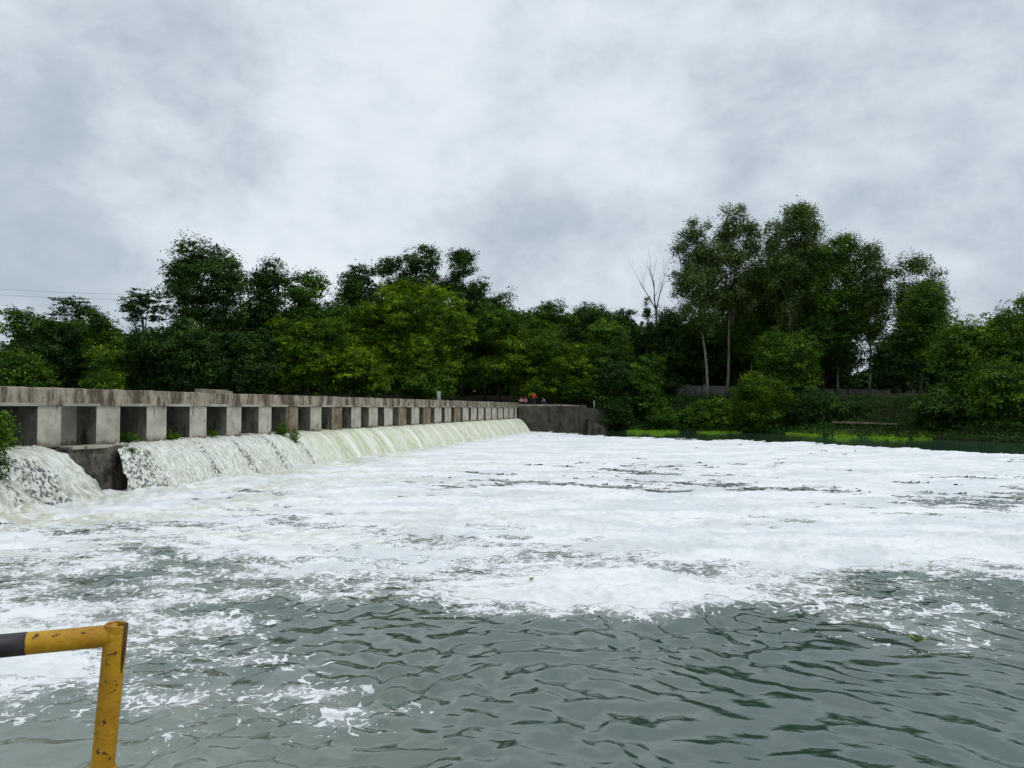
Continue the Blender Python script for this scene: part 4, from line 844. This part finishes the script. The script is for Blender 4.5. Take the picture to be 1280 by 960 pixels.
def person(loc, rz, pose, shirt, trousers, label):
    root = thing('person', label, 'person', loc, 'people at the far end of the weir'); root.rotation_euler = (0, 0, rz)
    if pose == 'stand':
        hip, chest, neck, head = (0, 0, .92), (0, .01, 1.25), (0, 0, 1.46), (0, .02, 1.64)
        kn = [(-.11, .02, .50), (.13, .05, .50)]; an = [(-.12, 0, .08), (.15, .02, .08)]; toe = [(-.13, .16, .04), (.17, .18, .04)]
        el = [(-.30, 0, 1.12), (.31, .03, 1.12)]; wr = [(-.30, .12, .88), (.27, .20, .92)]
    elif pose == 'sit':
        hip, chest, neck, head = (0, 0, .14), (0, .05, .48), (0, .09, .68), (0, .13, .86)
        kn = [(-.14, .42, .20), (.14, .44, .26)]; an = [(-.12, .46, -.20), (.13, .36, -.16)]; toe = [(-.12, .60, -.26), (.13, .50, -.22)]
        el = [(-.28, .12, .36), (.28, .14, .36)]; wr = [(-.18, .36, .28), (.18, .36, .30)]
    else:  # crouch
        hip, chest, neck, head = (0, -.10, .26), (0, .10, .58), (0, .20, .76), (0, .28, .92)
        kn = [(-.16, .30, .50), (.16, .32, .48)]; an = [(-.13, .05, .08), (.14, .06, .08)]; toe = [(-.14, .22, .04), (.15, .23, .04)]
        el = [(-.26, .30, .50), (.26, .32, .48)]; wr = [(-.14, .48, .40), (.14, .48, .38)]
    up = lambda a, b, f: tuple(a[i] + (b[i] - a[i]) * f for i in range(3))
    sh = [(-.17, chest[1], up(chest, neck, .75)[2]), (.17, chest[1], up(chest, neck, .75)[2])]
    hp = [(-.09, hip[1], hip[2] - .02), (.09, hip[1], hip[2] - .02)]; hand = [tuple(np.array(wr[i]) + (np.array(wr[i]) - np.array(el[i])) * .35) for i in (0, 1)]
    v = [hip, up(hip, chest, .5), chest, up(chest, neck, .7), neck, up(neck, head, .55), head, (head[0], head[1], head[2] + .10)]; rd = [.13, .12, .14, .10, .055, .085, .105, .07]
    e = [(i, i + 1) for i in range(7)]
    for i in (0, 1):
        b = len(v); v += [sh[i], el[i], wr[i], hand[i], hp[i], kn[i], an[i], toe[i]]; rd += [.062, .045, .034, .03, .088, .06, .045, .035]; e += [(3, b), (b, b + 1), (b + 1, b + 2), (b + 2, b + 3), (0, b + 4), (b + 4, b + 5), (b + 5, b + 6), (b + 6, b + 7)]
    def put(m, nm, mt, par): m.materials.append(mt); m.polygons.foreach_set('use_smooth', [True] * len(m.polygons)); o = bpy.data.objects.new(nm, m); C.objects.link(o); o.parent = par; return o
    put(skin(v, e, rd), 'body', SK, root)
    v2 = [up(hip, chest, .05), up(hip, chest, .5), chest, up(chest, neck, .7)]; rd2 = [.155, .145, .165, .12]; e2 = [(0, 1), (1, 2), (2, 3)]
    for i in (0, 1): b = len(v2); v2 += [sh[i], el[i], up(el[i], wr[i], .55)]; rd2 += [.085, .065, .055]; e2 += [(3, b), (b, b + 1), (b + 1, b + 2)]
    put(skin(v2, e2, rd2), 'shirt', shirt, root)
    v3 = [hip]; rd3 = [.15]; e3 = []
    for i in (0, 1): b = len(v3); v3 += [hp[i], kn[i], up(kn[i], an[i], .92)]; rd3 += [.105, .078, .062]; e3 += [(0, b), (b, b + 1), (b + 1, b + 2)]
    put(skin(v3, e3, rd3), 'trousers', trousers, root)
    hv = [(head[0], head[1] - .03, head[2] + .03), (head[0], head[1] - .01, head[2] + .10)]; put(skin(hv, [(0, 1)], [.115, .09]), 'hair', HAIR, root)
    return root
RED = simple_mat('red_cloth', (0.62, 0.018, 0.02)); PINK = simple_mat('pink_cloth', (0.55, 0.13, 0.22)); DARKC = simple_mat('dark_cloth', (0.03, 0.022, 0.025)); GREYB = simple_mat('grey_blue_cloth', (0.16, 0.19, 0.23)); PALE = simple_mat('pale_cloth', (0.42, 0.38, 0.33)); TEAL = simple_mat('dark_teal_cloth', (0.012, 0.03, 0.028))
yy = 114.2
def pp(px, y, z): return (at(px, 500, y)[0], y, z)
person(pp(667.5, 115.4, 4.20), R(200), 'stand', RED, TEAL, 'person in a bright red top standing at the end of the weir')
person(pp(656.5, 114.6, 4.24), R(190), 'sit', PINK, DARKC, 'person in a pink top sitting on the wall beside the one in red')
person(pp(651.8, 114.9, 4.24), R(150), 'sit', PALE, DARKC, 'person in pale and dark clothes sitting leftmost on the wall')
person(pp(680.5, 116.2, 4.17), R(120), 'crouch', GREYB, DARKC, 'person in grey blue clothes crouching right of the one in red')

# ------------------------------------------------------------------ light and sky
SUN_EL, SUN_AZ = R(55), R(108)     # high on the right; direction the light comes from, clockwise from +Y
wd = bpy.data.worlds.new('World'); S.world = wd; wd.use_nodes = True; nt = wd.node_tree; nt.nodes.clear()
t = NT.__new__(NT); t.t = nt; t.out = nt.nodes.new('ShaderNodeOutputWorld')
sky = t.n('ShaderNodeTexSky', sky_type='NISHITA', sun_disc=False, sun_elevation=SUN_EL, sun_rotation=SUN_AZ, air_density=1.0, dust_density=3.0, altitude=200)
b1 = t.n('ShaderNodeBackground', i_0=sky.outputs[0], i_1=0.07)
gen = t.n('ShaderNodeTexCoord').outputs['Generated']
xyz = t.n('ShaderNodeSeparateXYZ', i_0=gen).outputs; zc = t.math('MAXIMUM', xyz[2], 0.0)
c1 = t.noise(t.mapping(gen, (1, 1, 1.5), loc=(1.3, 0.4, 0)), 2.6, 7, 0.52, 0.15); c2 = t.noise(t.mapping(gen, (1.0, 1.0, 1.5), loc=(4.2, 2.2, 0)), 6.5, 12, 0.62, 0.12)
c3 = t.noise(t.mapping(gen, (1.0, 1.0, 1.6), loc=(7.7, 1.2, 3.0)), 15.0, 10, 0.62, 0.3)
cl = t.math('ADD', t.math('ADD', t.math('MULTIPLY', c1, 0.45), t.math('MULTIPLY', c2, 0.38)), t.math('MULTIPLY', c3, 0.17))
def blob(px, py, w, k):   # a broad bright or dark bank of cloud in that part of the sky
    d = ray(px, py); d = d / np.linalg.norm(d); dp = t.n('ShaderNodeVectorMath', operation='DOT_PRODUCT', i_0=gen, i_1=tuple(float(x) for x in d)).outputs['Value']
    return t.math('MULTIPLY', t.ramp(dp, math.cos(w), 1.0), k)
for b in ((60, 215, .30, -.13), (330, 130, .20, -.05), (640, 215, .22, -.08), (1180, 110, .30, -.07), (60, 90, .16, .10), (430, 30, .22, .08), (770, 175, .12, .08), (300, 280, .22, .09), (540, 200, .10, .05), (1150, 225, .2, .06), (1240, 330, .2, -.05)):
    cl = t.math('ADD', cl, blob(*b))
col = t.mix(t.ramp(cl, 0.34, 0.64), (0.47, 0.555, 0.635), (0.83, 0.90, 0.965)); hi = t.ramp(cl, 0.60, 0.80); col = t.mix(t.math('MULTIPLY', hi, 0.6), col, (0.94, 0.97, 0.995))
# an overcast sky brightens towards the zenith
lift = t.math('ADD', 1.0, t.math('MULTIPLY', t.ramp(zc, 0.50, 0.95), 0.35))
b2 = t.n('ShaderNodeBackground', i_0=col, i_1=lift)
mxs = t.n('ShaderNodeMixShader', i_0=0.92, i_1=b1.outputs[0], i_2=b2.outputs[0]); nt.links.new(mxs.outputs[0], t.out.inputs[0])
sl_ = bpy.data.lights.new('sun', 'SUN'); sl_.energy = 0.95; sl_.angle = R(18); sl_.color = (1.0, 0.97, 0.92); so = bpy.data.objects.new('sun', sl_); C.objects.link(so)
so.rotation_euler = (R(90) - SUN_EL, 0, -SUN_AZ + math.pi); so.location = (0, -20, 60)
S.view_settings.view_transform = 'Standard'; S.view_settings.look = 'None'; S.view_settings.exposure = 0.0; S.view_settings.gamma = 1.0; S.view_settings.use_curve_mapping = False
S.render.engine = 'CYCLES'; S.cycles.max_bounces = 6; S.cycles.diffuse_bounces = 3; S.cycles.transmission_bounces = 3; S.cycles.use_denoising = True
for o in bpy.data.objects:
    if '_w' in o: del o['_w']
print('leaves', NLEAF)
